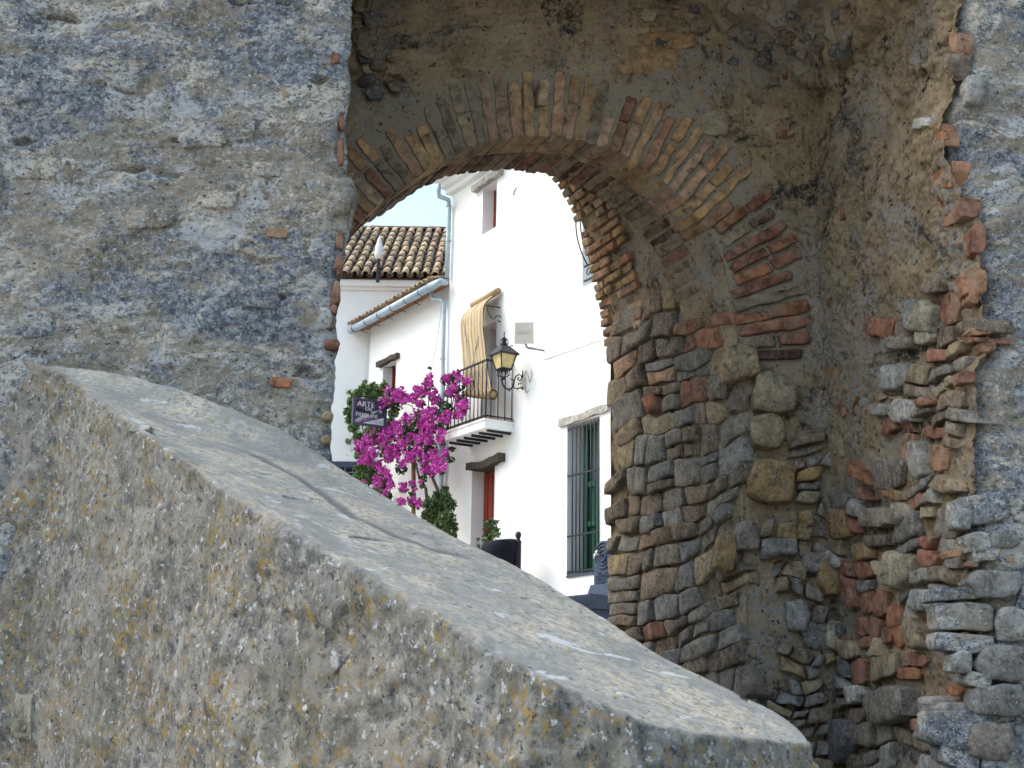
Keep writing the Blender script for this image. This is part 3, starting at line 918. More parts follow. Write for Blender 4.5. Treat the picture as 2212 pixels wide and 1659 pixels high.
jamb_hand = [(1807, 468, 20, 46, 'red', .02, .3), (2043, 465, 40, 50, 'orange', .03), (2036, 377, 42, 60, 'orange', .035, .2), (2062, 92, 28, 44, 'orange', .03), (2058, 140, 30, 50, 'brown', .03), (2048, 237, 28, 40, 'orange', .03), (2024, 292, 22, 50, 'orange', .02),
             (1988, 268, 42, 24, 'white', .03, -.3), (2005, 684, 44, 72, 'cream', .07), (1979, 682, 34, 74, 'lgrey', .06), (2051, 668, 44, 72, 'red', .05), (2020, 612, 50, 50, 'brown', .06), (1952, 742, 52, 30, 'grey', .07), (1920, 742, 26, 50, 'lgrey', .05), (2003, 730, 34, 28, 'cream', .05),
             (1940, 815, 80, 56, 'lgrey', .08), (1966, 888, 54, 52, 'white', .07), (1796, 812, 20, 36, 'orange', .02), (1798, 838, 18, 18, 'orange', .02), (1816, 880, 12, 40, 'orange', .02), (1962, 972, 26, 80, 'orange', .06), (1990, 993, 30, 86, 'lgrey', .07, -.15), (2028, 990, 44, 60, 'orange', .05), (2020, 935, 60, 26, 'red', .04),
             (1913, 1054, 40, 42, 'orange', .07), (1904, 1019, 26, 34, 'red', .04), (1922, 1118, 110, 46, 'grey', .08, -.08), (1960, 1112, 40, 50, 'cream', .06), (1822, 1132, 44, 66, 'ochre', .07), (1948, 1231, 60, 80, 'cream', .08, .2), (1908, 1208, 22, 40, 'red', .05), (1870, 1190, 40, 40, 'ochre', .05),
             (1874, 1300, 30, 52, 'red', .06), (1902, 1302, 32, 60, 'red', .07), (1930, 1330, 34, 50, 'rust', .06), (1860, 1352, 30, 42, 'red', .05), (1888, 1358, 28, 44, 'red', .06), (1916, 1372, 26, 36, 'red', .06), (1946, 1374, 36, 52, 'rust', .07), (1990, 1365, 46, 78, 'buff', .08, -.2), (1820, 1385, 30, 26, 'red', .05), (1870, 1388, 40, 24, 'red', .05),
             (2008, 1296, 50, 50, 'lgrey', .08), (2016, 1238, 22, 34, 'white', .05), (1712, 1326, 10, 10, 'grey', .01), (1848, 1501, 34, 40, 'white', .06), (1934, 1521, 90, 86, 'grey', .10), (1812, 1600, 84, 90, 'slate', .10), (2040, 1538, 112, 74, 'lgrey', .12), (1975, 1425, 60, 30, 'red', .04), (1960, 1455, 50, 26, 'rust', .04),
             (2070, 1325, 44, 66, 'lgrey', .07), (2035, 1322, 30, 60, 'grey', .06), (2055, 1375, 46, 46, 'grey', .06), (1700, 1480, 60, 60, 'grey', .05)]
hand_j = manual([j for j in jamb_hand if j[4] and j[0] > 1780], JAMB, TR)
front_hand = [(2095, 447, 52, 44, 'red', .03), (2113, 513, 36, 66, 'red', .03), (2104, 606, 58, 54, 'orange', .03), (2104, 640, 24, 28, 'orange', .02), (2121, 714, 54, 16, 'orange', .02), (2105, 202, 66, 62, 'lgrey', .10), (2090, 812, 40, 28, 'red', .02), (2135, 745, 40, 26, 'orange', .02),
              (2167, 1432, 120, 82, 'bgrey', .07), (2158, 1515, 122, 76, 'bgrey', .07), (2188, 1350, 80, 78, 'lgrey', .08), (2150, 1262, 124, 60, 'bgrey', .07), (2110, 1170, 56, 44, 'lgrey', .05), (2170, 1165, 70, 40, 'bgrey', .04), (2075, 1430, 50, 50, 'lgrey', .05), (2140, 1600, 110, 80, 'grey', .06), (2080, 1120, 44, 46, 'lgrey', .05), (2086, 1375, 24, 20, 'red', .03), (2062, 1195, 36, 16, 'orange', .02), (2100, 1218, 30, 12, 'orange', .02), (2180, 1210, 40, 12, 'orange', .02)]
hand_f = manual([(x, y, w, h, c_, pr * .6) for x, y, w, h, c_, pr in front_hand], FRONT, TR)
left_hand = [(510, 272, 84, 66, 'white', .012), (684, 292, 92, 90, 'lgrey', .03), (712, 425, 104, 92, 'bgrey', .05), (598, 502, 46, 22, 'orange', .010), (723, 125, 20, 24, 'red', .035), (620, 190, 26, 40, 'pale', .008), (575, 365, 66, 34, 'lgrey', .012), (215, 530, 34, 30, 'lgrey', .012), (322, 470, 110, 52, 'bgrey', .02), (455, 690, 60, 40, 'buff', .012), (690, 688, 60, 52, 'lgrey', .025), (605, 825, 46, 20, 'rust', .006), (80, 700, 80, 60, 'grey', .02), (470, 430, 90, 40, 'bgrey', .014), (110, 105, 30, 20, 'white', .008), (140, 600, 120, 60, 'grey', .012), (560, 640, 90, 50, 'bgrey', .015), (300, 700, 80, 40, 'buff', .01)]
for it in left_hand:
    mt = 'lichen' if it[4] in ('bgrey', 'grey', 'lgrey', 'white', 'buff') else None
    manual([it], FRONT, TL, mt or 'stone')
for (x, y, w_, h_) in [(738, 262, 12, 40), (736, 330, 14, 60), (735, 520, 20, 40), (733, 572, 18, 46), (727, 632, 18, 50), (722, 668, 14, 20), (718, 745, 34, 24), (716, 700, 12, 24), (708, 900, 24, 22), (705, 950, 22, 20)]:
    stone([FRONT.uv(a, b, .0) for a, b in pxpoly(x, y, w_, h_, 0, 9, .06, 4)], FRONT, .012, TL, vary(PAL['red' if y < 880 else 'buff'], .15), 'brick', 'brick', base=.22, tilt=.1, bdir=Vector((-.22, .97, 0)))

def cells_courses(x0, x1, y0, y1, sx, sy, slope, rough):
    """uneven courses of blocks in photograph coordinates"""
    out = []
    ys = [y0]
    while ys[-1] < y1:
        ys.append(ys[-1] + sy * random.choice([.75, .9, 1, 1.15, 1.35, 1.6]))
    ph = [random.uniform(-.35, .35) + .25 * i for i, _ in enumerate(ys)]
    def yb(i, x):
        return ys[i] + slope * (x - x0) + rough * sy * .28 * math.sin(x / sx * .9 + ph[i]) + rough * sy * .16 * math.sin(x / sx * 2.3 + 2 * ph[i])
    for i in range(len(ys) - 1):
        hgt = ys[i + 1] - ys[i]
        x = x0 - random.uniform(0, sx)
        t0 = 0
        while x < x1:
            w_ = sx * random.choice([.6, .75, .9, 1.1, 1.35, 1.7]) * (.75 + .25 * hgt / sy)
            t1 = random.uniform(-.16, .16) * sx * rough
            g = 1.6
            A = (x + t0 + g, yb(i, x + t0) + g); B_ = (x + w_ + t1 - g, yb(i, x + w_) + g)
            Cc = (x + w_ - t1 - g, yb(i + 1, x + w_) - g); D_ = (x - t0 + g, yb(i + 1, x) - g)
            if hgt > sy * 1.05 and random.random() < .45:
                f = random.uniform(.35, .65)
                M1 = (A[0] * (1 - f) + D_[0] * f, A[1] * (1 - f) + D_[1] * f); M2 = (B_[0] * (1 - f) + Cc[0] * f, B_[1] * (1 - f) + Cc[1] * f + random.uniform(-3, 3))
                out += [[A, B_, (M2[0], M2[1] - g), (M1[0], M1[1] - g)], [(M1[0], M1[1] + g), (M2[0], M2[1] + g), Cc, D_]]
            elif random.random() < .35:
                mx, my = (B_[0] + A[0]) / 2 + random.uniform(-.2, .2) * w_, random.uniform(.0, .16) * hgt
                out.append([A, (mx, (A[1] + B_[1]) / 2 - my * .6), B_, Cc, D_])
            else:
                out.append([A, B_, Cc, D_])
            t0 = t1
            x += w_
    return [(np.mean(c, 0), [np.array(p) + np.random.default_rng(len(out) * 7 + k).uniform(-1, 1, 2) * rough * 3.0 for k, p in enumerate(c)]) for c in out]
def rubble(region, plane, sx, sy, pal, parent, pr, slope=0.0, skip=(), mat='stone', keep=1.0, shrink=.87, ulim=None, jit=.27, limit=290, courses=None):
    xs = [p[0] for p in region]; ys = [p[1] for p in region]
    x0, x1, y0, y1 = min(xs) - 2 * sx, max(xs) + 2 * sx, min(ys) - 2 * sy - 100, max(ys) + 2 * sy + 100
    if courses is not None:
        lst = cells_courses(x0, x1, y0, y1, sx, sy, slope, courses)
    else:
        seeds, r, y = [], 0, y0
        while y < y1:
            x = x0 + (r % 2) * sx * .5
            while x < x1:
                seeds.append((x + random.uniform(-jit, jit) * sx, y + slope * (x - x0) + random.uniform(-jit, jit) * sy))
                x += sx * random.choice([.62, .8, 1, 1.25, 1.5])
            y += sy * random.choice([.75, .9, 1, 1.15, 1.35])
            r += 1
        S, cells = voronoi(seeds)
        lst = [(s, c) for s, c in zip(S, cells) if len(c) >= 3]
    n = 0
    pl0 = plane
    for s, c in lst:
        if not inpoly(s[0], s[1], region) or any(inpoly(s[0], s[1], k) for k in skip) or random.random() > keep:
            continue
        c = np.array(c); m = c.mean(0); c = m + (c - m) * shrink
        plane = jplane(s[0], s[1]) if pl0 is JAMB else pl0
        uv = np.array([plane.uv(a, b, .0) for a, b in c])
        if ulim is not None:
            w0_ = np.ptp(uv[:, 0])
            uv[:, 0] = np.clip(uv[:, 0], ulim[0], ulim[1])
            if np.ptp(uv[:, 0]) < max(.03, .55 * w0_): continue
        wts = pal(s[0], s[1]) if callable(pal) else pal
        cname = random.choices(list(wts), list(wts.values()))[0]
        nm, mt = ('brick', 'brick') if cname in ('red', 'orange', 'rust') else ('stone', mat)
        stone(uv, plane, random.uniform(*pr), parent, vary(PAL[cname], .2), mt, nm, base=.12, tilt=.3, round_=1)
        n += 1
        if n >= limit: break
    return n
random.seed(21)
reg_pass = [(1306, 730), (1330, 690), (1400, 655), (1480, 620), (1550, 650), (1585, 730), (1598, 850), (1620, 1000), (1650, 1200), (1680, 1400), (1720, 1720), (1280, 1720), (1300, 1300), (1318, 1150), (1312, 1000), (1310, 850)]
n1 = rubble(reg_pass, REV, 46, 46, lambda x, y: dict(grey=5, brown=4, pink=1 if y < 900 else .3, bgrey=2, buff=.8, ochre=.35, red=.15 if not (x > 1480 and y < 880) else 5, rust=0.05 if not (x > 1480 and y < 880) else 4), TA, (.010, .046), slope=-.32, skip=hand_in, ulim=(-.02, SE + .02), shrink=.97, courses=.8)
reg_in = [(1640, 1090), (1700, 1000), (1740, 900), (1790, 860), (1798, 1100), (1800, 1720), (1690, 1720), (1660, 1300)]
n2 = rubble(reg_in, INNER, 46, 38, lambda x, y: dict(grey=4, ochre=2 if y < 1300 else .3, buff=2, bgrey=1.5, brown=3, red=.3), TA, (.01, .06), skip=hand_in, ulim=(XJ + .0, XR0 + .05), shrink=.95, courses=1.2)
def paljam(x, y):
    if y < 900: return dict(brown=3, grey=2, buff=2, red=1, lgrey=.8)
    return dict(grey=4, bgrey=2, buff=1.2, brown=2.2, red=2.2 if x > 1830 else .4, rust=.8, lgrey=.9, ochre=.7 if y < 1200 else .1, slate=3.2 if y > 1350 else .2)  # extra dark stones low down put the corner's shade into their colour
reg_j = [(1900, 690), (2000, 640), (2120, 640), (2120, 760), (2080, 820), (2080, 1000), (2075, 1100), (2085, 1720), (1800, 1720), (1796, 1180), (1830, 1000), (1900, 930), (1900, 800)]
n3 = rubble(reg_j, JAMB, 36, 40, paljam, TR, (.010, .045), skip=hand_j, keep=.9, ulim=(0, (Vector((XR1, YF, 0)) - Vector((XR0, YI, 0))).length + .02), limit=270, shrink=.93, courses=1.3)
reg_f = [(2070, 1080), (2300, 1040), (2300, 1720), (2050, 1720), (2055, 1200)]
n4 = rubble(reg_f, FRONT, 84, 66, dict(bgrey=4, lgrey=3, grey=2, pale=1), TR, (.004, .018), skip=hand_f, mat='lichen', keep=.85, shrink=.95, courses=.8)
reg_l = [(-120, -60), (730, -60), (700, 950), (560, 900), (300, 820), (60, 760), (-120, 1720)]
n5 = rubble(reg_l, FRONT, 150, 84, dict(bgrey=4), TL, (.002, .010), mat='lichen', keep=.12, shrink=.8, slope=.05)
reg_v = [(1420, -60), (1560, 66), (1690, 150), (1760, 230), (1810, 90), (1890, -60)]
n6 = 0 and rubble([(1570, 70), (1690, 150), (1745, 225), (1800, 180), (1815, 60), (1880, -40), (1500, -40)], Plane((1.15, 5.55, 4.98), (-.55, 0, .28), (0, 1, 0), (-.28, 0, -.9)), 60, 50, dict(brown=3, grey=1, buff=1), TA, (.02, .07), keep=.6)
print('rubble', n1, n2, n3, n4, n5, n6, 'SE', SE, 'XJ', XJ, 'XR0', XR0, 'XR1', XR1, 'XL', XL)

# broken stones of the vault core
from mathutils.bvhtree import BVHTree
_bv = [BVHTree.FromPolygons([tuple(v) for v in SHEETS[k_][0]], [tuple(int(i) for i in f) for f in SHEETS[k_][1]]) for k_ in ('vault', 'arch_wall')]
for k in range(75):
    x, y = random.choice([(random.uniform(1540, 1880), random.uniform(-40, 190)), (random.uniform(1380, 1760), random.uniform(-60, 130)), (random.uniform(770, 860), random.uniform(-40, 210))])
    if x > 1800 + (190 - y) * .3: continue
    d = ray(x, y).normalized()
    hits = [h for h in (bv.ray_cast(CAM, d) for bv in _bv) if h[0] is not None]
    if not hits: continue
    loc, nor, _i, _d = min(hits, key=lambda h: h[3])
    if nor.dot(d) > 0: nor = -nor
    if nor.dot(-d) < .25: continue
    u_ = nor.cross(Vector((.2, .1, 1))).normalized()
    pl = Plane(loc, u_, nor.cross(u_), nor)
    r_ = random.uniform(.025, .07)
    n_ = random.choice([5, 6, 7]); st = random.uniform(.5, .9)
    poly = [(math.cos(6.283 * i / n_) * r_ * random.uniform(.75, 1.2), math.sin(6.283 * i / n_) * r_ * st * random.uniform(.75, 1.2)) for i in range(n_)]
    stone(poly, pl, random.uniform(.012, .04), TA, vary(PAL[random.choice(['brown', 'slate', 'brown', 'grey', 'buff', 'slate2'])], .25), 'stone', 'stone', base=.06, tilt=.4)
# ================================================================== stair parapet
A3, B3 = FRONT.cast(75, 782), FRONT.cast(720, 1003)
_rc = ray(1740, 1592)
C3 = CAM + _rc * (3.0 / _rc.y)
nT = (B3 - A3).cross(C3 - A3).normalized()
if nT.z < 0: nT = -nT
TOP = Plane(A3, (B3 - A3), nT.cross(B3 - A3), nT)
def wpath(px, n):
    q = np.array(px, float)
    s = np.concatenate([[0], np.cumsum(np.hypot(*np.diff(q, axis=0).T))])
    s /= s[-1]
    t = np.linspace(0, 1, n)
    x, y = np.interp(t, s, q[:, 0]), np.interp(t, s, q[:, 1])
    W_ = np.array([TOP.cast(a, b)[:] for a, b in zip(x, y)])
    return W_
NT = 300
Fp = wpath([(x, y - (7 if y > 800 and x < 1300 else 0)) for x, y in [(76, 781), (152, 820), (220, 868), (300, 925), (420, 1008), (520, 1080), (600, 1132), (730, 1207), (870, 1288), (1030, 1382), (1130, 1440), (1200, 1476), (1290, 1516), (1400, 1552), (1520, 1578), (1640, 1592), (1742, 1598)]], NT)
Kp = wpath([(720, 1003), (850, 1082), (980, 1160), (1150, 1243), (1300, 1332), (1430, 1418), (1560, 1482), (1660, 1530), (1720, 1566), (1744, 1596)], NT)
for q in (Fp, Kp):
    for _ in range(25):
        q[1:-1] = q[1:-1] * .5 + (q[:-2] + q[2:]) * .25
d0F, d0K = Fp[1] - Fp[0], Kp[1] - Kp[0]
pre = 3
Fp = np.concatenate([[Fp[0] - d0F / abs(d0F[1]) * .1 * k / pre for k in range(pre, 0, -1)], Fp])
Kp = np.concatenate([[Kp[0] - d0K / abs(d0K[1]) * .1 * k / pre for k in range(pre, 0, -1)], Kp])
ws = np.linspace(0, 1, 80)
tang = np.gradient(Fp, axis=0); tang[:, 2] = 0
tang /= np.linalg.norm(tang, axis=1)[:, None] + 1e-9
outF = np.stack([tang[:, 1], -tang[:, 0], tang[:, 2] * 0], 1)
if (outF[150] @ np.array([0, -1, 0])) < 0: outF = -outF
cols, topm = [], []
for zz in (1.6, .9, .35, .08):
    q = Kp.copy(); q[:, 2] -= zz; cols.append(q); topm.append(0)
cols[0][:, 2] = -.1
for w_ in ws:
    cols.append(Kp * (1 - w_) + Fp * w_); topm.append(1)
R_ = .022
wid = np.clip(np.linalg.norm(Fp - Kp, axis=1) / .2, 0.15, 1)[:, None]
for a in np.linspace(0, math.pi / 2, 8)[1:]:
    cols.append(Fp + outF * R_ * math.sin(a) * 1.0 + np.array([0, 0, -R_ * (1 - math.cos(a))])); topm.append(max(0, 1 - a / 1.2))
for dz in np.concatenate([np.linspace(.012, 1.5, 150), np.linspace(1.7, 3.0, 4)]):
    q = Fp + outF * R_; q = q + np.array([0, 0, -R_ - dz]); q[:, 2] = np.maximum(q[:, 2], -.1); cols.append(q); topm.append(0)
P = np.stack(cols, 1)
TM = np.array(topm)[None, :] + np.zeros(P.shape[:2])
dW = np.clip(YF - P[..., 1], 0, 9)
wn_ = np.zeros(P.shape[:2]); wn_[:, 4:84] = ws[None]
joint = np.zeros(P.shape[:2])
def seg_joint(px, half):
    J = [np.array(TOP.cast(*p)[:]) for p in px]
    best = np.full(P.shape[:2], 9.0)
    for a, b in zip(J[:-1], J[1:]):
        ab = b - a
        t_ = np.clip(((P - a) @ ab) / (ab @ ab), 0, 1)
        best = np.minimum(best, np.linalg.norm(P - (a + t_[..., None] * ab), axis=-1))
    best = best + .006 * noise(P, 14)
    return (1 - sstep(half * .6, half * 1.3, best)) * (TM > .9)
joint = np.maximum(joint, seg_joint([(555, 985), (640, 1028), (720, 1080), (780, 1122), (850, 1155), (930, 1182), (1000, 1200)], .027))
joint = np.maximum(joint, 0 * seg_joint([(960, 1278), (1090, 1285), (1200, 1300), (1330, 1318)], .010))
joint = np.maximum(joint, 0 * seg_joint([(430, 1012), (540, 1060), (600, 1132)], .010))
D = TM * (.013 * fbm(P, 3, 3, 8) + .005 * fbm(P, 14, 4, 2)) + (1 - TM) * (.02 * fbm(P, 3, 3, 8) + .016 * fbm(P * (1, 1, .6), 13, 4, 2))
D += .075 * np.exp(-(dW / .12) ** 2) * np.sin(math.pi * wn_) ** .8 * (TM > .9)
D -= joint * .005
D += (1 - TM) * .009 * np.abs(fbm(P, 22, 3, 91))
D += (1 - TM) * .012 * sstep(.05, .12, fbm(P, 3.5, 4, 51))
TP = thing('stair_parapet', (0.2, 3.0, 0), 'sloping stone stair parapet in the foreground, spotted with yellow lichen', 'parapet')
N_ = grid_normals(P)
s_n = np.sign((N_[:, 10:80] * np.array([0, -.3, 1])).sum(-1).mean())
N_ *= s_n
Q_ = P + N_ * D[..., None]
mesh_np('coping', Q_.reshape(-1, 3), grid_faces(P.shape[0], P.shape[1], s_n < 0), MAT['coping'], TP, attr={'topside': TM, 'joint': joint})

from mathutils.bvhtree import BVHTree
_gf = grid_faces(P.shape[0], P.shape[1])
BV = BVHTree.FromPolygons([tuple(v) for v in Q_.reshape(-1, 3)], [tuple(int(i) for i in f) for f in _gf])
def drop(px, py):
    d = ray(px, py).normalized()
    loc, nor, idx, dist = BV.ray_cast(CAM, d)
    if loc is None: return None, None
    if nor.dot(d) > 0: nor = -nor
    return loc, nor
def patch(px, py, r, h, color, name, mat='stone', squash=1.0, n=10, rot=0):
    loc, nor = drop(px, py)
    if loc is None: return
    u = nor.cross(Z).normalized() if abs(nor.z) < .95 else Vector((1, 0, 0))
    v = nor.cross(u).normalized()
    pl = Plane(loc, u, v, nor)
    poly = [(math.cos(2 * math.pi * k / n + rot) * r * random.uniform(.8, 1.15), math.sin(2 * math.pi * k / n + rot) * r * squash * random.uniform(.8, 1.15)) for k in range(n)]
    return stone(poly, pl, h, TP, color, mat, name, base=.02, tilt=.05)
patch(722, 1428, .024, .003, (.62, .64, .66), 'lichen_spot', n=12)
for (x, y, r, q) in ((1130, 1292, .020, .35), (300, 925, .05, .3), (560, 1020, .05, .3), (640, 1075, .07, .25), (800, 1165, .05, .25), (770, 1160, .04, .3), (830, 1090, .05, .3), (720, 1150, .05, .3), (660, 1530, .014, .6), (390, 1330, .02, 1.4), (1010, 1310, .012, .4)):
    patch(x, y, r, .002, (.55, .56, .55), 'lichen_spot', squash=q, n=12)
mbx = MB()
for k in range(0):
    t = random.random()
    x = 180 + 420 * t + random.gauss(0, 50); y = 812 + 175 * t + random.gauss(-8, 20)
    loc, nor = drop(x, y)
    if loc is None or nor.z < .6: continue
    s = random.uniform(.003, .009)
    a_ = random.uniform(0, 3.14)
    mbx.box(loc + nor * s * .2, (s * random.uniform(1.5, 4), s, s * .7), (Vector((math.cos(a_), math.sin(a_), -.3)).normalized(), Vector((-math.sin(a_), math.cos(a_), 0)).normalized(), Z))

loc, nor = drop(55, 1545)
if loc is not None:
    nor = Vector((nor.x, nor.y, 0)).normalized()
    plq = Plane(loc, nor.cross(Z) * -1, Z, nor)
    if plq.u.x < 0: plq.u = -plq.u
    s_q = .075
    stone([(-s_q, -s_q), (s_q, -s_q * 1.02), (s_q * .97, s_q), (-s_q, s_q * .98)], plq, .018, TP, (.34, .32, .28), 'stone', 'set_tile', base=.04, tilt=.02)
    stone([(-s_q * .78, -s_q * .76), (s_q * .76, -s_q * .78), (s_q * .75, s_q * .76), (-s_q * .78, s_q * .75)], plq, .022, TP, (.24, .25, .20), 'stone', 'set_tile', base=.04, tilt=.02)
# ================================================================== the white house
_h = math.radians(32.1)
EH = Vector((-math.sin(_h), math.cos(_h), 0))
UH = -EH
NH = Vector((-EH.y, EH.x, 0))
rr0 = ray(1225, 1245)
OH = CAM + rr0 * (17.0 / rr0.y)
HF = Plane((OH.x, OH.y, 0), UH, Z, NH)
def hz(x, y, off=0): return HF.uv(x, y, off)[1]
def hu(x, y, off=0): return HF.uv(x, y, off)[0]
def wall(name, pl, u0, u1, z0, z1, ops, parent, mat='white', wob=0.012):
    """wall face with openings (ua, ub, za, zb, depth), each with its four reveal faces"""
    us = sorted({u0, u1, *[o[0] for o in ops], *[o[1] for o in ops]})
    zs = sorted({z0, z1, *[o[2] for o in ops], *[o[3] for o in ops]})
    def fine(a, step):
        out = []
        for p, q in zip(a[:-1], a[1:]):
            n = max(1, int((q - p) / step))
            out += [p + (q - p) * i / n for i in range(n)]
        return out + [a[-1]]
    us, zs = fine(us, .3), fine(zs, .3)
    mb = MB()
    V = [pl.at(u, z, wob * float(noise(np.array([u, z, 0.]), 1.1))) for u in us for z in zs]
    F = []
    nz = len(zs)
    for i in range(len(us) - 1):
        for j in range(nz - 1):
            uc, zc = (us[i] + us[i + 1]) / 2, (zs[j] + zs[j + 1]) / 2
            if any(o[0] < uc < o[1] and o[2] < zc < o[3] for o in ops):
                continue
            F.append((i * nz + j, (i + 1) * nz + j, (i + 1) * nz + j + 1, i * nz + j + 1))
    mb.add(V, F)
    for ua, ub, za, zb, dp in ops:
        c = [(ua, za), (ub, za), (ub, zb), (ua, zb)]
        for k in range(4):
            (a, b), (c_, d) = c[k], c[(k + 1) % 4]
            mb.add([pl.at(a, b, .008), pl.at(c_, d, .008), pl.at(c_, d, -dp), pl.at(a, b, -dp)], [(0, 1, 2, 3)])
    return mb.build(name, MAT[mat], parent, smooth=False)
def pbox(mb, pl, u0, u1, z0, z1, o0, o1):
    return mb.box(pl.at((u0 + u1) / 2, (z0 + z1) / 2, (o0 + o1) / 2), (abs(u1 - u0), abs(z1 - z0), abs(o1 - o0)), (pl.u, pl.v, pl.n))
def lumpy(mb, pl, pts, hgt, o0, o1, seed=0):
    """rough beam following pts (u, z of its underside)"""
    r = random.Random(seed)
    secs = []
    n = 9
    for i in range(n):
        t = i / (n - 1) * (len(pts) - 1)
        k = min(int(t), len(pts) - 2)
        u = pts[k][0] * (1 - t + k) + pts[k + 1][0] * (t - k)
        z = pts[k][1] * (1 - t + k) + pts[k + 1][1] * (t - k)
        j = lambda: r.uniform(-.012, .012)
        secs.append([pl.at(u, z + j(), o1 + j()), pl.at(u, z + hgt + j(), o1 + j()), pl.at(u, z + hgt + j(), o0), pl.at(u, z + j(), o0)])
    V = [v for s in secs for v in s]
    F = [(i * 4 + k, i * 4 + (k + 1) % 4, i * 4 + 4 + (k + 1) % 4, i * 4 + 4 + k) for i in range(n - 1) for k in range(4)]
    F += [(3, 2, 1, 0), tuple((n - 1) * 4 + k for k in range(4))]
    return mb.add(V, F)

TH = thing('white_house', HF.at(0, 2.5, 0), 'tall whitewashed house seen through the arch, with balcony and green barred window', 'house')
uL = hu(968, 700)
uR = 6.5
zE = hz(972, 405)
ops = []
# openings
w1 = (hu(1043, 460), hu(1073, 440), hz(1043, 506), hz(1043, 408), .28)
bd = (hu(1040, 800), hu(1072, 800), hz(1069, 906), hz(1073, 693), .34)
w2 = (hu(1226, 1080), hu(1296, 1060), hz(1224, 1244), hz(1227, 920), .30)
dr = (hu(1019, 1100), hu(1068, 1100), 2.2, hz(1067, 1003), .26)
w3 = (hu(1259, 580), hu(1259, 580) + .95, hz(1259, 619), hz(1259, 619) + 1.5, .22)
wall('wall', HF, uL, uR, 1.5, zE, [w1, bd, w2, dr, w3], TH)
mb = MB()                                                # gable and back walls
pbox(mb, HF, uL, uL + .02, 1.5, zE, -9, -.01); pbox(mb, HF, uR - .02, uR, 1.5, zE, -9, -.01); pbox(mb, HF, uL, uR, 1.5, zE, -9.02, -9)
mb.build('side_wall', MAT['white'], TH)
mb = MB()
mb.hexa([HF.at(uL - .15, zE + .12, .42), HF.at(uR, zE + .12, .42), HF.at(uR, zE + 2.0, -4.5), HF.at(uL - .15, zE + 2.0, -4.5)], [HF.at(uL - .15, zE + .2, .42), HF.at(uR, zE + .2, .42), HF.at(uR, zE + 2.1, -4.5), HF.at(uL - .15, zE + 2.1, -4.5)])
mb.hexa([HF.at(uL - .15, zE + .12, -9.3), HF.at(uR, zE + .12, -9.3), HF.at(uR, zE + 2.0, -4.5), HF.at(uL - .15, zE + 2.0, -4.5)], [HF.at(uL - .15, zE + .2, -9.3), HF.at(uR, zE + .2, -9.3), HF.at(uR, zE + 2.1, -4.5), HF.at(uL - .15, zE + 2.1, -4.5)])
mb.build('roof', MAT['clay'], TH)
mb = MB()
for k, (a, b) in enumerate([(0, .10), (.10, .20), (.20, .34)]):
    pbox(mb, HF, uL - .05 - .03 * k, uR, zE - .16 + .09 * k, zE - .07 + .09 * k, -.02, b)
mb.build('cornice', MAT['white'], TH)
mb = MB()
mb.tube([HF.at(uL - .32, zE + .10, .44), HF.at(uR, zE + .12, .44)], .065, 10)
mb.build('gutter', MAT['zinc'], TH, smooth=True)

# upper window
wi = MB(); pbox(wi, HF, w1[0], w1[1], w1[2], w1[3], -.30, -.27)
win = wi.build('window', MAT['dark'], TH)
fr = MB(); u1_, u2_, z1_, z2_ = w1[:4]
for a, b, c, d in ((u1_, u1_ + .06, z1_, z2_), (u2_ - .10, u2_, z1_, z2_), (u1_, u2_, z1_, z1_ + .06), (u1_, u2_, z2_ - .06, z2_), ((u1_ + u2_) / 2 - .04, (u1_ + u2_) / 2 + .04, z1_, z2_)):
    pbox(fr, HF, a, b, c, d, -.265, -.20)
fr.build('frame', MAT['red'], win)
li = MB(); lumpy(li, HF, [(hu(1029, 412), z2_ + .0), (hu(1088, 372), z2_ + .02)], .10, -.1, .10, 3)
li.build('lintel', MAT['palewood'], TH)

# door to the street
dw = MB(); pbox(dw, HF, dr[0], dr[1], dr[2], dr[3], -.27, -.22)
door = dw.build('door', MAT['red'], TH)
pn = MB()
for k in range(5):
    ua = dr[0] + (dr[1] - dr[0]) * k / 5
    pbox(pn, HF, ua + .01, ua + (dr[1] - dr[0]) / 5 - .01, dr[2], dr[3] - .03, -.225, -.205)
pn.build('door_plank', MAT['red'], door)
li = MB()
lumpy(li, HF, [(hu(1009, 1015, .1), hz(1009, 1015, .1)), (hu(1040, 1011, .1), hz(1040, 1012, .1)), (hu(1062, 1001, .1), hz(1062, 1003, .1)), (hu(1079, 992, .1), hz(1079, 994, .1))], .11, -.24, .12, 8)
li.build('lintel', MAT['oldwood'], TH)

# large barred window
wi = MB(); pbox(wi, HF, w2[0], w2[1], w2[2], w2[3], -.33, -.29)
win = wi.build('window', MAT['grey'], TH)
sh = MB(); um = w2[0] + .10
for a, b in ((um, um + .06), ((um + w2[1]) / 2 - .04, (um + w2[1]) / 2 + .04), (w2[1] - .06, w2[1])):
    pbox(sh, HF, a, b, w2[2], w2[3], -.28, -.20)
for k in (0, .33, .60, 1):
    z = w2[2] + (w2[3] - w2[2] - .06) * k
    pbox(sh, HF, um, w2[1], z, z + .07, -.275, -.205)
sh.build('shutter', MAT['green'], win)
pnl = MB()
pbox(pnl, HF, um + .06, w2[1] - .06, w2[2] + .05, w2[2] + (w2[3] - w2[2]) * .6, -.285, -.25)
pnl.build('panel', MAT['green'], win)
gr = MB()
zc = [w2[2] + .04, hz(1226, 1160), hz(1226, 1030), w2[3] - .06]
pbox(gr, HF, w2[0] + .02, w2[1], zc[0] - .012, zc[0] + .012, .0, .024)
grille = gr.build('window_grille', MAT['iron'], TH)
for z in zc[1:]:
    b_ = MB(); pbox(b_, HF, w2[0] + .02, w2[1], z - .012, z + .012, .0, .024); b_.build('cross_bar', MAT['iron'], grille)
nb = 8
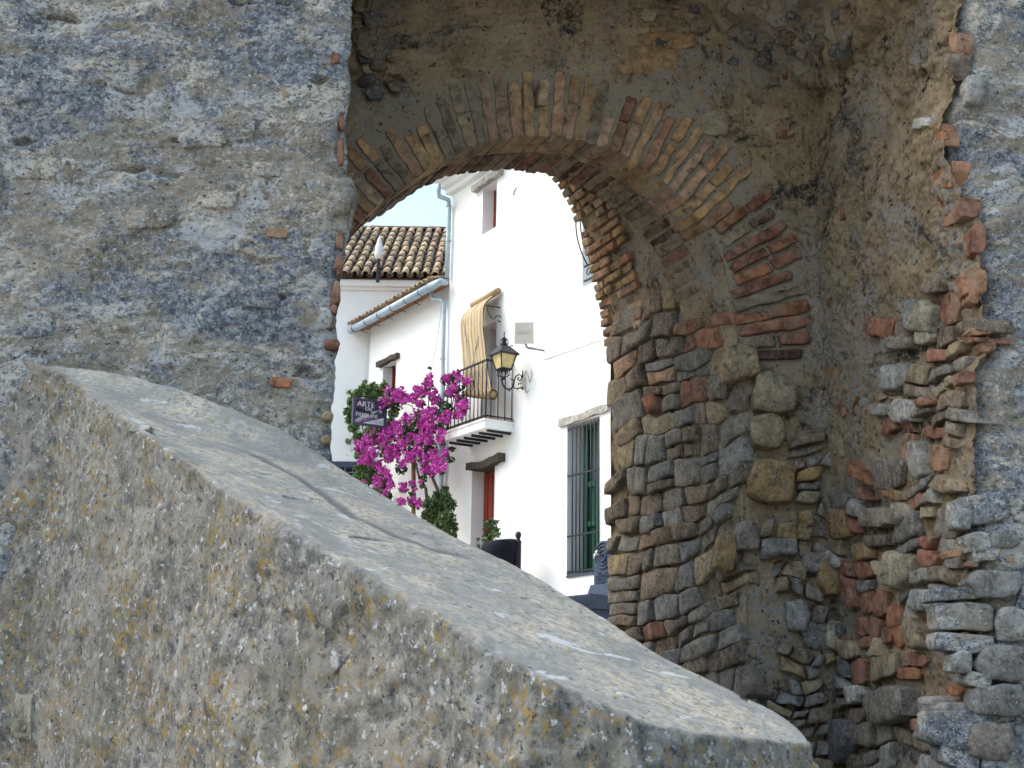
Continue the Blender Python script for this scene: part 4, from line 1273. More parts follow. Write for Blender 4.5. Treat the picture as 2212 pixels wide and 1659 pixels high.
for k in range(nb):
    b_ = MB(); u = w2[0] + .13 + (w2[1] - w2[0] - .14) * k / (nb - 1)
    b_.tube([HF.at(u, w2[2] + .02, .012), HF.at(u, w2[3] - .03, .012)], .010, 6)
    b_.build('bar', MAT['iron'], grille, smooth=True)
li = MB(); lumpy(li, HF, [(hu(1211, 922), w2[3] + .01), (hu(1308, 893) + .1, w2[3] + .03)], .10, -.1, .04, 11)
li.build('lintel', MAT['palewood'], TH)
si = MB(); pbox(si, HF, w2[0], w2[1], w2[2] - .03, w2[2], -.28, .02)
si.build('window_sill', MAT['slate'], TH)

# window with bellied grille at the edge of the passage
wi = MB(); pbox(wi, HF, w3[0], w3[1], w3[2], w3[3], -.25, -.20)
win = wi.build('window', plain('pale_shutter', (.50, .55, .58), .6, var=.05), TH)
gr = MB()
pbox(gr, HF, w3[0] + .05, w3[1], w3[2] + .048, w3[2] + .072, .0, .024)
grille = gr.build('window_grille', MAT['iron'], TH)
b_ = MB(); pbox(b_, HF, w3[0] + .05, w3[1], w3[2] + .258, w3[2] + .282, .0, .024); b_.build('cross_bar', MAT['iron'], grille)
for k in range(4):
    gr = MB()
    c = HF.at(w3[0] + .16 + .2 * k, w3[2] + .165, .012)
    gr.tube([c + HF.u * (.08 * math.cos(a)) * (1 - .08 * i) + Z * (.08 * math.sin(a)) * (1 - .08 * i) for i, a in enumerate(np.linspace(0, 6.5, 11))], .008, 5)
    gr.build('scroll', MAT['iron'], grille)
for k in range(8):
    b_ = MB(); u = w3[0] + .14 + .105 * k
    b_.tube([HF.at(u, w3[2] + .27 + 1.15 * t, .02 + .20 * math.sin(math.pi * min(1, t * 1.0)) ** .8) for t in np.linspace(0, 1, 12)], .010, 6)
    b_.build('bar', MAT['iron'], grille, smooth=True)

# balcony
DO = .50
zD = hz(1048, 904, DO)
uB0, uB1 = hu(955, 935, DO), hu(1047, 904, DO)
bs = MB()
pbox(bs, HF, uB0, uB1, zD - .13, zD - .02, 0, DO); pbox(bs, HF, uB0 - .01, uB1 + .02, zD - .02, zD + .005, 0, DO + .02)
balc = bs.build('balcony', MAT['white'], TH)
ed = MB(); pbox(ed, HF, uB0, uB1 + .02, zD + .006, zD + .02, 0, DO + .01); ed.build('balcony_floor', MAT['clay'], balc)
for k in range(6):
    u = uB0 + (uB1 - uB0) * (k + .3) / 5.7
    b_ = MB(); pbox(b_, HF, u - .018, u + .018, zD - .165, zD - .125, -.02, DO - .1); b_.build('beam', MAT['iron'], balc)
zR = hz(1046, 779, DO - .03)
rl = MB()
pbox(rl, HF, uB0, uB1 - .02, zR - .012, zR + .012, DO - .05, DO - .02)
pbox(rl, HF, uB1 - .045, uB1 - .02, zR - .012, zR + .012, 0, DO - .05)
rl.build('railing', MAT['iron'], balc)
rl = MB()
pbox(rl, HF, uB0, uB1 - .02, zD + .05, zD + .07, DO - .05, DO - .02)
pbox(rl, HF, uB1 - .045, uB1 - .02, zD + .05, zD + .07, 0, DO - .05)
rl.build('bottom_rail', MAT['iron'], balc)
nb = int((uB1 - uB0) / .115)
for k in range(nb + 1):
    b_ = MB(); u = uB1 - .03 - .115 * k
    b_.tube([HF.at(u, zD, DO - .035), HF.at(u, zR, DO - .035)], .009 if k else .014, 6)
    b_.build('baluster', MAT['iron'], balc, smooth=True)
for k in range(4):
    b_ = MB(); o_ = .02 + .12 * k
    b_.tube([HF.at(uB1 - .03, zD, o_), HF.at(uB1 - .03, zR, o_)], .009, 6)
    b_.build('baluster', MAT['iron'], balc, smooth=True)
dd = MB(); pbox(dd, HF, bd[0] - .3, bd[1], bd[2], bd[3], -.42, -.33)
bdoor = dd.build('balcony_door', MAT['dark'], TH)
dl = MB(); pbox(dl, HF, bd[0], bd[0] + .42, bd[2], bd[2] + 1.1, -.33, -.27); dl.build('door_leaf', MAT['grey'], bdoor)
df = MB(); pbox(df, HF, bd[1] - .30, bd[1] - .02, bd[3] - .75, bd[3] - .05, -.33, -.29); df.build('door_panel', MAT['clay'], bdoor)

# straw blind hung over the balcony
def Hc(x, y, o): return HF.cast(x, y, o)
TB = thing('straw_blind', Hc(1020, 860, .38), 'woven straw blind hanging over the balcony door and rolled up at its foot', 'blind')
rowsL = [Hc(1021, 664, .06), Hc(1006, 676, .20), Hc(994, 691, .33), Hc(996, 735, .36), Hc(1001, 796, .37), Hc(1006, 830, .37), Hc(1010, 848, .38)]
rowsR = [Hc(1075, 634, .06), Hc(1056, 646, .20), Hc(1043, 664, .33), Hc(1043, 710, .34), Hc(1050, 770, .33), Hc(1057, 815, .33), Hc(1063, 846, .34)]
nL = 60
tt = np.linspace(0, 6, nL)
def ip(rs, t):
    a = np.array([r[:] for r in rs]); return np.stack([np.interp(t, range(7), a[:, i]) for i in range(3)], 1)
Lm, Rm = ip(rowsL, tt), ip(rowsR, tt)
for q in (Lm, Rm):
    for _ in range(6): q[1:-1] = q[1:-1] * .5 + (q[:-2] + q[2:]) * .25
cs = np.linspace(0, 1, 40)
P = np.stack([Lm * (1 - c) + Rm * c for c in cs], 0)
dd_ = .010 * np.sin(cs * 2 * math.pi * 5)[:, None] + .012 * fbm(P, 5, 3) + 0.0 * tt[None]
N_ = grid_normals(P); 
if (N_.mean((0, 1)) @ np.array(NH[:])) < 0: N_ = -N_
Fr, Bk = P + N_ * (dd_ + .006)[..., None], P + N_ * (dd_ - .006)[..., None]
n_, m_ = 40, nL
V = np.concatenate([Fr.reshape(-1, 3), Bk.reshape(-1, 3)])
gf = grid_faces(n_, m_)
bl = mesh_np('blind_sheet', V, np.concatenate([gf, gf[:, ::-1] + n_ * m_]), MAT['straw'], TB)
uvl = bl.data.uv_layers.new(name='UVMap')
lv = np.zeros(len(bl.data.loops), int); bl.data.loops.foreach_get('vertex_index', lv)
cc = (lv % (n_ * m_)) // m_ / (n_ - 1); tl = (lv % m_) / (m_ - 1)
uvl.data.foreach_set('uv', np.stack([cc * 1.2, tl], 1).ravel())
mb = MB(); mb.tube([Hc(1021, 660, .07), Hc(1048, 645, .08), Hc(1077, 628, .07)], .055, 10); mb.build('head_roll', MAT['straw'], TB, smooth=True)
mb = MB()
pts = [Hc(1009, 849, .40), Hc(1035, 851, .39), Hc(1058, 852, .37), Hc(1066, 852, .36)]
mb.tube(pts, [.06, .07, .075, .08], 12, caps=False); mb.tube(pts, [.035, .045, .05, .055], 12, caps=True); mb.build('foot_roll', MAT['straw'], TB, smooth=True)
mb = MB(); a = Hc(1052, 662, .30); mb.tube([a, Hc(1030, 740, .36), Hc(1018, 800, .39), Hc(1016, 850, .42)], .006, 5); mb.tube([Hc(1000, 690, .36), Hc(1011, 760, .39), Hc(1017, 800, .41), Hc(1024, 850, .42)], .006, 5); mb.build('cord', MAT['cord'], TB)
TBr = thing('blind_bracket', Hc(1076, 664, .0), 'scrolled iron bracket holding the straw blind out from the house', 'bracket')
mb = MB()
mb.tube([Hc(1080, 664, .0), Hc(1049, 660, .33)], .011, 6)
c = Hc(1078, 690, .03)
mb.tube([Hc(1052, 663, .30), Hc(1054, 674, .26), Hc(1060, 686, .17), Hc(1066, 689, .10)], .008, 6)
mb.tube([c + NH * (.07 * math.cos(a) * (1 - a / 9)) + Z * (.07 * math.sin(a) * (1 - a / 9)) for a in np.linspace(0, 6, 14)], .008, 6)
mb.build('bracket_scroll', MAT['iron'], TBr, smooth=True)

# wall lantern
TLn = thing('wall_lantern', Hc(1129, 820, 0), 'black wrought iron lantern with amber glass on a scrolled arm', 'lantern')
LO = .36
Lc = Hc(1088, 797, LO)                                   # centre of the glass bottom
zb = Lc.z
def ztop(y): return Hc(1088, y, LO).z
ax = (NH, UH)
def sq(mb_, c, r, z): return [c + NH * (sx * r) + UH * (sy * r) + Z * (z - c.z) for sx, sy in ((-1, -1), (1, -1), (1, 1), (-1, 1))]
zg1 = ztop(767)
rb, rt = .085, .135
g = MB(); g.hexa(sq(g, Lc, rb - .006, zb), sq(g, Lc, rt - .006, zg1)); g.build('glass', MAT['amber'], TLn)
for (i, j) in ((0, 0), (1, 1), (2, 2), (3, 3)):
    p = MB(); a, b = sq(p, Lc, rb, zb)[i], sq(p, Lc, rt, zg1)[i]; p.tube([a, b], .010, 4); p.build('glass_rib', MAT['iron'], TLn)
rf = MB(); rf.hexa(sq(rf, Lc, .165, zg1 - .01), sq(rf, Lc, .165, zg1 + .01)); rf.hexa(sq(rf, Lc, .165, zg1 + .01), sq(rf, Lc, .055, ztop(748))); rf.build('lantern_roof', MAT['iron'], TLn)
cr = MB(); cr.lathe(Vector((Lc.x, Lc.y, ztop(748))), [(.05, 0), (.045, .03), (.05, .035), (.035, .05), (.035, .09), (.05, .1), (.01, .14), (.006, .19), (.014, .2), (.002, .215)], 10)
for k in range(4):
    a = math.pi / 4 + k * math.pi / 2
    d = NH * math.cos(a) + UH * math.sin(a)
    z0 = ztop(750)
    cr.tube([Vector((Lc.x, Lc.y, z0)) + d * x + Z * z for x, z in ((.05, 0), (.06, .06), (.055, .11), (.03, .12), (.01, .09))], .006, 5)
    cr.tube([Vector((Lc.x, Lc.y, z0)) + d * x + Z * z for x, z in ((.09, -.03), (.10, .01), (.115, .03), (.13, .015), (.12, -.005))], .006, 5)
cr.build('lantern_crown', MAT['iron'], TLn, smooth=True)
bt = MB(); bt.hexa(sq(bt, Lc, rb + .008, zb - .02), sq(bt, Lc, rb + .008, zb)); zz_ = ztop(816)
for k in range(8):
    a = k * math.pi / 4
    d = NH * math.cos(a) + UH * math.sin(a)
    r = rb * (1.2 if k % 2 else .95)
    bt.tube([Lc - Z * .01 + d * r, Lc - Z * .05 + d * r * .8, Lc - Z * .09 + d * r * 1.0, Vector((Lc.x, Lc.y, zz_ + .02)) + d * r * .5, Vector((Lc.x, Lc.y, zz_)) + d * .01], .007, 5)
bt.lathe(Vector((Lc.x, Lc.y, zz_ - .03)), [(.02, 0), (.03, .02), (.02, .04)], 8)
bt.build('lantern_base', MAT['iron'], TLn, smooth=True)
def arm_pt(px, py):
    """the arm lies in the plane through the lantern at right angles to the wall"""
    pl_ = Plane(Lc, -NH, Z, UH)
    return pl_.cast(px, py)
am = MB()
def ap(lst, r): am.tube([arm_pt(*p) for p in lst], r, 6)
ap([(1085, 814), (1084, 822), (1086, 831), (1091, 838), (1098, 841), (1105, 839), (1109, 832), (1111, 822), (1114, 813), (1121, 809), (1126, 811)], [.018, .014, .013, .013, .013, .013, .013, .011, .010, .010, .008])
ap([(1109, 830), (1110, 838), (1117, 839), (1124, 838), (1129, 837)], .010)
ap([(1126, 811), (1127, 819), (1122, 822), (1118, 819), (1121, 815)], [.010, .010, .010, .009, .013])
ap([(1128, 836), (1127, 829), (1121, 827), (1120, 832)], [.009, .009, .008, .010])
ap([(1098, 841), (1101, 846), (1103, 841)], [.012, .006, .004]); ap([(1111, 822), (1104, 820), (1103, 815)], [.010, .007, .004]); ap([(1118, 839), (1119, 844)], [.010, .004]); ap([(1084, 822), (1080, 820)], [.012, .004])
ap([(1129, 800), (1129, 820), (1128, 842)], [.008, .018, .012])
am.build('scroll_arm', MAT['iron'], TLn, smooth=True)
mb = MB(); pbox(mb, HF, hu(1130, 824), hu(1137, 824), hz(1133, 837), hz(1133, 818), 0, .05)
props(mb.build('junction_box', MAT['beige'], None), 'small white junction box on the house wall below the lantern arm', 'junction box')
mb = MB(); mb.tube([Hc(1132, 812, .01), Hc(1136, 800, .012), Hc(1141, 812, .01), Hc(1144, 826, .01), Hc(1149, 812, .01), Hc(1147, 800, .01)], .005, 5); mb.tube([Hc(1134, 840, .01), Hc(1138, 848, .01), Hc(1143, 842, .01)], .005, 5)
props(mb.build('wall_cable', MAT['cord'], None, smooth=True), 'thin looped cable on the white wall beside the lantern bracket', 'cable')
mb = MB(); mb.tube([Hc(1172, 778, .006), Hc(1240, 755, .006), Hc(1318, 727, .006)], .0035, 5)
props(mb.build('wall_cable', MAT['cord'], None), 'thin straight cable running up the wall from the flat antenna arm', 'cable')

# flat antenna
TAn = thing('flat_antenna', Hc(1175, 760, 0), 'beige square panel antenna on a bent grey arm beside the lantern', 'antenna')
Ac = Hc(1132, 719, .45)
af = (Vector((Ac.x, Ac.y, 0)) * -1).normalized(); af = (af + Vector((-.12, 0, 0))).normalized()
au = Z.cross(af).normalized()
if au.x < 0: au = -au
av = (Z + af * .12).normalized()
AP_ = Plane(Ac, au, av, au.cross(av) if au.cross(av).dot(af) > 0 else -au.cross(av))
pw = .135
mb = MB(); pbox(mb, AP_, -pw, pw, -pw * 1.12, pw * 1.12, -.035, .0); mb.build('panel', MAT['beige'], TAn)
mb = MB(); pbox(mb, AP_, -pw * .78, pw * .62, -.028, .04, .0, .002); stk = mb.build('sticker', MAT['peach'], TAn)
mb = MB(); pbox(mb, AP_, -.07, -.015, .018, .026, .002, .004); pbox(mb, AP_, .005, .045, .012, .020, .002, .004); mb.build('cyan_mark', MAT['cyan'], stk)
mb = MB(); [pbox(mb, AP_, -.085 + .022 * k, -.069 + .022 * k, -.015, .002, .002, .004) for k in range(6)]; mb.build('blue_mark', MAT['blueprint'], stk)
mb = MB(); mb.tube([AP_.at(.01, -pw * .5, -.05), AP_.at(.015, -pw * 1.2, -.05), AP_.at(.05, -pw * 1.55, -.06), Hc(1156, 754, .22), Hc(1174, 757, .0)], .014, 8); mb.build('bent_arm', MAT['steel'], TAn, smooth=True)
mb = MB(); mb.tube([AP_.at(-.03, -pw * 1.1, -.03), AP_.at(-.02, -pw * 1.5, -.03), AP_.at(.04, -pw * 1.55, -.02), AP_.at(.14, -pw * 1.5, -.02), AP_.at(.15, -pw * 1.2, -.03), AP_.at(.10, -pw * 1.05, -.03)], .004, 5); mb.build('lead', MAT['steel'], TAn, smooth=True)
mb = MB(); mb.tube([Hc(1109, 420, .0), Hc(1112, 413, .08), Hc(1116, 406, .14)], .009, 6); mb.tube([Hc(1112, 413, .08), Hc(1110, 411, .1)], .006, 5)
props(mb.build('wall_hook', MAT['iron'], None), 'small dark iron hook high on the white facade', 'hook')

# downpipes and gutter of the low house
TDU = thing('downpipe', Hc(968, 600, .08), 'pale blue zinc downpipe at the corner of the tall house, bent under its eaves', 'downpipe')
mb = MB(); mb.tube([Hc(947, 398, .40), Hc(947.5, 412, .40), Hc(949, 424, .38), Hc(969, 432, .08), Hc(970, 450, .07), Hc(968, 520, .07), Hc(965.5, 600, .07)], .040, 10); mb.build('pipe', MAT['zinc'], TDU, smooth=True)
for (x, y) in ((968.5, 520), (969.5, 445)):
    mb = MB(); c = Hc(x, y, .07); mb.lathe(c, [(.05, -.015), (.05, .015)], 12); mb.build('pipe_clip', MAT['zinc'], TDU)
TDL = thing('downpipe', Hc(958, 1000, .08), 'lower pale blue downpipe dropping behind the magenta flowers', 'downpipe')
mb = MB(); mb.tube([Hc(932.5, 612, .16), Hc(932, 640, .14), Hc(935, 646, .12), Hc(955, 648, .08), Hc(959, 654, .07), Hc(957, 760, .07), Hc(955, 900, .07), Hc(953, 1080, .07), Hc(953, 1180, .07)], .038, 10); mb.build('pipe', MAT['zinc'], TDL, smooth=True)
for y in (775, 960):
    mb = MB(); mb.lathe(Hc(956.5, y, .07), [(.048, -.015), (.048, .015)], 12); mb.build('pipe_clip', MAT['zinc'], TDL)

# ------------------------------------------------------------------ low white house on the left
TLO = thing('low_house', HF.at(uL - 1.5, 2.6, -.1), 'lower white house with a small red window behind the magenta flowers', 'house')
uC = hu(786, 900)
LOW = Plane(HF.at(0, 0, -.06), UH, Z, NH)
zG = LOW.uv(925, 630)[1]
zG = (LOW.uv(925, 628)[1] + LOW.uv(790, 716)[1]) / 2
lw = (LOW.uv(827, 830)[0], LOW.uv(855, 820)[0], LOW.uv(845, 870)[1], LOW.uv(828, 792)[1], .28)
wall('wall', LOW, uC, uL, 1.5, zG, [lw], TLO)
wi = MB(); pbox(wi, LOW, lw[0], lw[1], lw[2], lw[3], -.31, -.27); win = wi.build('window', MAT['dark'], TLO)
fr = MB()
for a, b, c, d in ((lw[0], lw[0] + .05, lw[2], lw[3]), (lw[1] - .16, lw[1] - .05, lw[2], lw[3]), (lw[0], lw[1], lw[3] - .06, lw[3])):
    pbox(fr, LOW, a, b, c, d, -.26, -.18)
fr.build('frame', MAT['red'], win)
li = MB(); lumpy(li, LOW, [(LOW.uv(821, 790)[0], lw[3]), (LOW.uv(864, 768)[0], lw[3] + .02)], .09, -.25, .08, 5); li.build('lintel', MAT['oldwood'], TLO)
mb = MB(); mb.hexa([LOW.at(uC - .25, zG - .13, .28), LOW.at(uL - .02, zG - .13, .28), LOW.at(uL - .02, zG + .75, -2.8), LOW.at(uC - .25, zG + .75, -2.8)], [LOW.at(uC - .25, zG - .07, .28), LOW.at(uL - .02, zG - .07, .28), LOW.at(uL - .02, zG + .8, -2.8), LOW.at(uC - .25, zG + .8, -2.8)])
mb.build('eaves', MAT['clay'], TLO)
ga, gb = LOW.cast(757, 722, .33), LOW.cast(931, 611, .33)
ga.z = gb.z = (ga.z + gb.z) / 2
mb = MB(); mb.tube([ga, gb], .068, 12); mb.build('gutter', MAT['zinc'], TLO, smooth=True)
mb = MB(); e0 = gb; mb.tube([gb, HF.at(hu(944, 604, .3), gb.z + .03, .22), HF.at(hu(964, 602, .1), gb.z + .04, .10)], [.075, .06, .055], 10); mb.build('gutter_outlet', MAT['zinc'], TLO, smooth=True)
for k in range(6):
    t = (k + .35) / 6
    c = ga * (1 - t) + gb * t
    mb = MB(); mb.tube([c + NH * (.072 * math.cos(a)) + Z * (.072 * math.sin(a)) for a in np.linspace(-.3, 3.9, 9)[::-1] * -1] + [c - NH * .26 - Z * .04], .007, 5); mb.build('gutter_bracket', MAT['iron'], TLO)
def tile_mesh(L, r0, r1, th=.012, n=9, flip=False):
    V, F = [], []
    for (y, r) in ((0, r0), (L, r1)):
        for rr_ in (r, r - th):
            for k in range(n):
                a = math.pi * k / (n - 1)
                V.append((math.cos(a) * rr_, y, (math.sin(a) * rr_ * .85) * (-1 if flip else 1)))
    g = lambda i, j: i * n + j
    for k in range(n - 1):
        F += [(g(0, k), g(0, k + 1), g(2, k + 1), g(2, k)), (g(1, k + 1), g(1, k), g(3, k), g(3, k + 1)), (g(0, k + 1), g(0, k), g(1, k), g(1, k + 1)), (g(2, k), g(2, k + 1), g(3, k + 1), g(3, k))]
    me = bpy.data.meshes.new('roof_tile'); me.from_pydata(V, [], F); me.update()
    me.materials.append(MAT['tile']); me.polygons.foreach_set('use_smooth', [True] * len(me.polygons))
    return me
def place(me, name, parent, loc, xa, ya, za, color):
    o = bpy.data.objects.new(name, me); o.parent = parent
    Mx = Matrix((xa.normalized(), ya.normalized(), za.normalized())).transposed().to_4x4()
    o.matrix_local = Matrix.Translation(loc - parent.location) @ Mx
    o.color = (*color, 1); COL.objects.link(o)
    return o
def tcol():
    k = random.uniform(.75, 1.35)
    return (k, k * random.uniform(.92, 1.02), k * random.uniform(.84, .98))
em = tile_mesh(.5, .062, .05)
k = 0
u = uC - .2
while u < uL - .1:
    rise = Vector((0, 0, 1)) * .27
    ya = (-NH + rise)
    place(em, 'eave_tile', TLO, LOW.at(u, zG + .01, .36), UH, ya, UH.cross(ya), tcol())
    u += .155

# ------------------------------------------------------------------ house with the tiled roof
YC = HF.cast(786, 900).y + .12
CP = Plane((0, YC, 0), (1, 0, 0), Z, (0, -1, 0))
TC = thing('tiled_house', (CP.cast(800, 900).x, YC, 2.6), 'white house behind with a sunlit roof of old curved clay tiles', 'house')
zC = CP.uv(830, 611)[1]
xr = CP.uv(975, 700)[0] + 1.0
ow = (CP.uv(690, 1010)[0], CP.uv(790, 1010)[0], CP.uv(740, 1080)[1], CP.uv(740, 1003)[1], .3)
wall('wall', CP, -12, xr, 1.5, zC, [ow], TC)
mb = MB(); pbox(mb, CP, ow[0], ow[1], ow[2], ow[3], -.34, -.3); win = mb.build('window', MAT['dark'], TC)
mb = MB(); pbox(mb, CP, ow[0], ow[1], ow[3] - .06, ow[3] + .05, -.3, .02); mb.build('frame', MAT['slate'], win)
gr = MB(); pbox(gr, CP, ow[0], ow[1], ow[3] - .16, ow[3] - .14, .0, .02); grille = gr.build('window_grille', MAT['steel'], TC)
u = ow[0] + .05
while u < ow[1]:
    b_ = MB(); b_.tube([CP.at(u, ow[2], .01), CP.at(u, ow[3] - .05, .01)], .009, 5); b_.build('bar', MAT['steel'], grille); u += .14
mb = MB(); pbox(mb, CP, -12, xr, zC - .10, zC + .02, .0, .12); pbox(mb, CP, -12, xr, zC - .16, zC - .10, .0, .05); mb.build('cornice', MAT['white'], TC)
SL = math.radians(33)
ya = Vector((0, math.cos(SL), math.sin(SL))); za = Vector((0, -math.sin(SL), math.cos(SL))); xa = Vector((1, 0, 0))
O_ = Vector((0, YC - .22, zC + .04))
mb = MB()
a, b = -12.0, xr
mb.hexa([Vector((a, O_.y + .06, O_.z - .02)), Vector((b, O_.y + .06, O_.z - .02)), Vector((b, O_.y, O_.z - .02)) + ya * 4.2, Vector((a, O_.y, O_.z - .02)) + ya * 4.2], [Vector((a, O_.y + .06, O_.z)), Vector((b, O_.y + .06, O_.z)), Vector((b, O_.y, O_.z)) + ya * 4.2, Vector((a, O_.y, O_.z)) + ya * 4.2])
top = O_ + ya * 4.2
mb.hexa([Vector((a, top.y + 5, top.z - 3.2)), Vector((b, top.y + 5, top.z - 3.2)), Vector((b, top.y, top.z - .02)), Vector((a, top.y, top.z - .02))], [Vector((a, top.y + 5, top.z - 3.1)), Vector((b, top.y + 5, top.z - 3.1)), Vector((b, top.y, top.z)), Vector((a, top.y, top.z))])
mb.build('roof', plain('dark_tile_bed', (.07, .055, .045), .9, var=.4), TC)
cov, cha = tile_mesh(.53, .076, .056), tile_mesh(.53, .075, .06, flip=True)
x748 = CP.uv(748, 600)[0]
for c in range(-3, 11):
    cx = x748 + .188 * c
    if cx > xr: break
    for r in range(9):
        p = O_ + ya * (r * .455 - .02) + xa * (cx + random.uniform(-.012, .012)) + za * (.045 + .012)
        place(cov, 'roof_tile', TC, p, xa + ya * random.uniform(-.03, .03), ya, za + ya * .03, tcol())
        if 0 <= c:
            p = O_ + ya * (r * .455 - .0) + xa * (cx + .094) + za * .055
            place(cha, 'channel_tile', TC, p, xa, ya, za, tuple(.3 * q for q in tcol()))  # darkened tile colour stands in for the shade between the cover tiles
rt = tile_mesh(.50, .11, .09)
x = x748 - .8
while x < xr:
    p = O_ + ya * 4.16 + za * .02; p.x = x
    place(rt, 'ridge_tile', TC, p, Vector((0, -1, 0)), Vector((1, 0, .01)), Z, tuple(.5 * q for q in tcol())); x += .42
mb = MB()
fb = CP.cast(816, 604, .30)
zt = lambda y: CP.cast(817, y, .30).z
props(mb.lathe(Vector((fb.x, fb.y, zt(604) - .05)), [(.035, 0), (.035, zt(560) - zt(604) + .05), (.055, zt(558) - zt(604) + .05)], 10).build('vent_pipe', MAT['slate'], None, smooth=True), 'slim dark vent pipe with a white pointed cowl before the tiled roof', 'vent pipe')
vp_ = bpy.data.objects['vent_pipe']
mb = MB(); mb.lathe(Vector((fb.x, fb.y, zt(560))), [(.06, 0), (.085, .10), (.07, .25), (.02, zt(514) - zt(560)), (.006, zt(514) - zt(560) + .02), (.004, zt(507) - zt(560))], 10); mb.build('cowl', MAT['signwhite'], vp_, smooth=True)

# ------------------------------------------------------------------ planting
def leaf_cloud(name, blobs, per, size, mat, parent, off=(.1, .5), kind=None, base=None, flat=.6, ratio=1.6, seed=1, conv=None, thick=None):
    r = np.random.default_rng(seed)
    V, F = [], []
    for bi, (x, y, rad) in enumerate(blobs):
        px, py = conv(x, y) if conv else (x, y)
        o_ = r.uniform(*off)
        c = np.array(HF.cast(px, py, o_)[:])
        R = rad / FOC * 20.5 * r.uniform(.85, 1.2)
        n = max(4, int(per * (rad / 13.0) ** 2))
        d = r.normal(size=(n, 3)); d /= np.linalg.norm(d, axis=1)[:, None]
        rr_ = R * r.uniform(.15, 1.08, n) ** .55
        pts = c + d * rr_[:, None] * np.array([1, flat, 1])
        for p in pts:
            a = r.normal(size=3); a /= np.linalg.norm(a)
            b = np.cross(a, r.normal(size=3)); b /= np.linalg.norm(b)
            s = size * r.uniform(.6, 1.35)
            nn = np.cross(a, b) * s * .25
            k = len(V)
            V += [p - a * s * ratio / 2, p + b * s / 2 + nn, p + a * s * ratio / 2, p - b * s / 2 + nn]
            F += [(k, k + 1, k + 2, k + 3)]
    o = mesh_np(name, np.array(V), np.array(F), MAT[mat], parent, smooth=False)
    if kind: o['kind'] = kind
    return o
Z2 = lambda x, y: (703.4 + x * .2923, 667 + y * .2923)
s_ = .2923
TBg = thing('bougainvillea', HF.at(uL - .6, 2.5, .5), 'bougainvillea covered in magenta bracts climbing to the balcony', 'shrub')
bl_ = [(500,640,62),(430,700,50),(380,770,30),(560,650,50),(640,650,42),(700,610,46),(760,560,38),(765,510,30),(780,640,30),(820,670,34),(890,520,36),(960,500,38),(1035,530,30),(940,580,34),(1000,690,44),(910,620,30),(980,760,44),(870,800,48),(780,770,46),(700,790,50),(600,800,32),(860,920,34),(850,970,28),(720,850,44),(740,930,48),(690,990,38),(600,930,52),(530,870,46),(400,920,66),(330,960,50),(255,1015,42),(460,940,50),(300,1110,50),(340,1060,42),(480,1030,42),(550,1000,42),(620,1090,42),(720,1110,38),(820,1150,46),(880,1060,28),(850,1170,40),(740,1180,38),(780,1210,24),(440,1210,42),(440,1280,50),(380,1270,38),(270,1290,20),(430,1350,34),(570,1320,34),(640,1290,26),(640,1420,34),(560,1420,28),(690,1440,30),(710,1290,20),(360,780,24),(815,596,10),(985,460,18),(660,1340,16),(700,700,30),(460,1100,34),(380,1160,34),(560,1150,30),(640,960,40),(610,870,34),(780,860,40),(760,980,36),(680,1050,34),(560,940,34),(830,780,34),(420,1000,40),(520,1080,34),(790,1080,34)]
fol = leaf_cloud('foliage', [(x, y + 14, r * 1.0 * s_) for x, y, r in bl_] + [(a, b, c * s_) for a, b, c in [(700,900,90),(620,1020,80),(760,1060,80),(880,740,60),(820,860,60),(980,600,60),(930,1110,30),(940,1035,24),(1090,545,16),(520,720,50),(460,1060,80),(350,1200,80),(650,880,80),(560,1180,50),(450,1400,50),(770,440,14),(775,470,12),(720,1250,30),(640,1380,30)]], 52, .044, 'leaf', TBg, (.15, .66), 'stuff', conv=Z2, seed=5)
for i, (x, y, r) in enumerate(bl_):
    sub = [(x + random.uniform(-1, 1) * r * .85, y + random.uniform(-1, 1) * r * .8, r * s_ * random.uniform(.38, .66)) for _ in range(14 if r > 25 else 6)]
    leaf_cloud('flower_cluster', sub, 76, .037, 'bract', TBg, (.45, .70), conv=Z2, seed=100 + i, ratio=1.15, kind='stuff')
mb = MB()
def hp(pts, r, o=.4): mb.tube([HF.cast(*Z2(x, y), o) for x, y in pts], r, 7)
hp([(830, 1500), (825, 1330), (790, 1250), (750, 1150), (740, 1000)], [.035, .03, .022, .02, .012])
hp([(760, 1500), (740, 1330), (690, 1240), (660, 1120), (600, 960)], [.03, .025, .02, .016, .01])
hp([(790, 1250), (850, 1130), (900, 900), (950, 640)], [.02, .016, .012, .008]); hp([(740, 1000), (760, 700), (778, 440)], [.012, .009, .005]); hp([(740, 1000), (640, 720), (480, 650)], [.012, .008, .005])
mb.build('trunk', MAT['bark'], TBg, smooth=True)
mb = MB(); mb.tube([HF.cast(*Z2(650, 1130), .25), HF.cast(*Z2(650, 1700), .25)], .035, 8)
props(mb.build('rusty_post', MAT['rust'], None, smooth=True), 'rusty brown post standing among the lowest magenta flowers', 'post')
TCr = thing('creeper', HF.cast(*Z2(300, 1500), .3), 'feathery green creeper around the hanging shop sign', 'climbing plant')
leaf_cloud('foliage', [(a, b, c * s_) for a, b, c in [(350,590,52),(280,600,46),(230,640,48),(190,690,44),(170,760,40),(185,820,38),(430,575,38),(400,620,40),(210,880,42),(240,950,46),(270,1030,50),(270,1180,60),(330,1240,70),(300,1110,56),(330,900,46),(480,840,42),(500,770,36),(390,1350,56),(440,1400,44),(250,1080,46),(495,600,24),(490,720,30),(460,640,40),(330,640,60),(240,760,50),(240,1250,44),(420,1290,60)]], 240, .030, 'leaf2', TCr, (.05, .5), 'stuff', conv=Z2, ratio=2.6, seed=9)
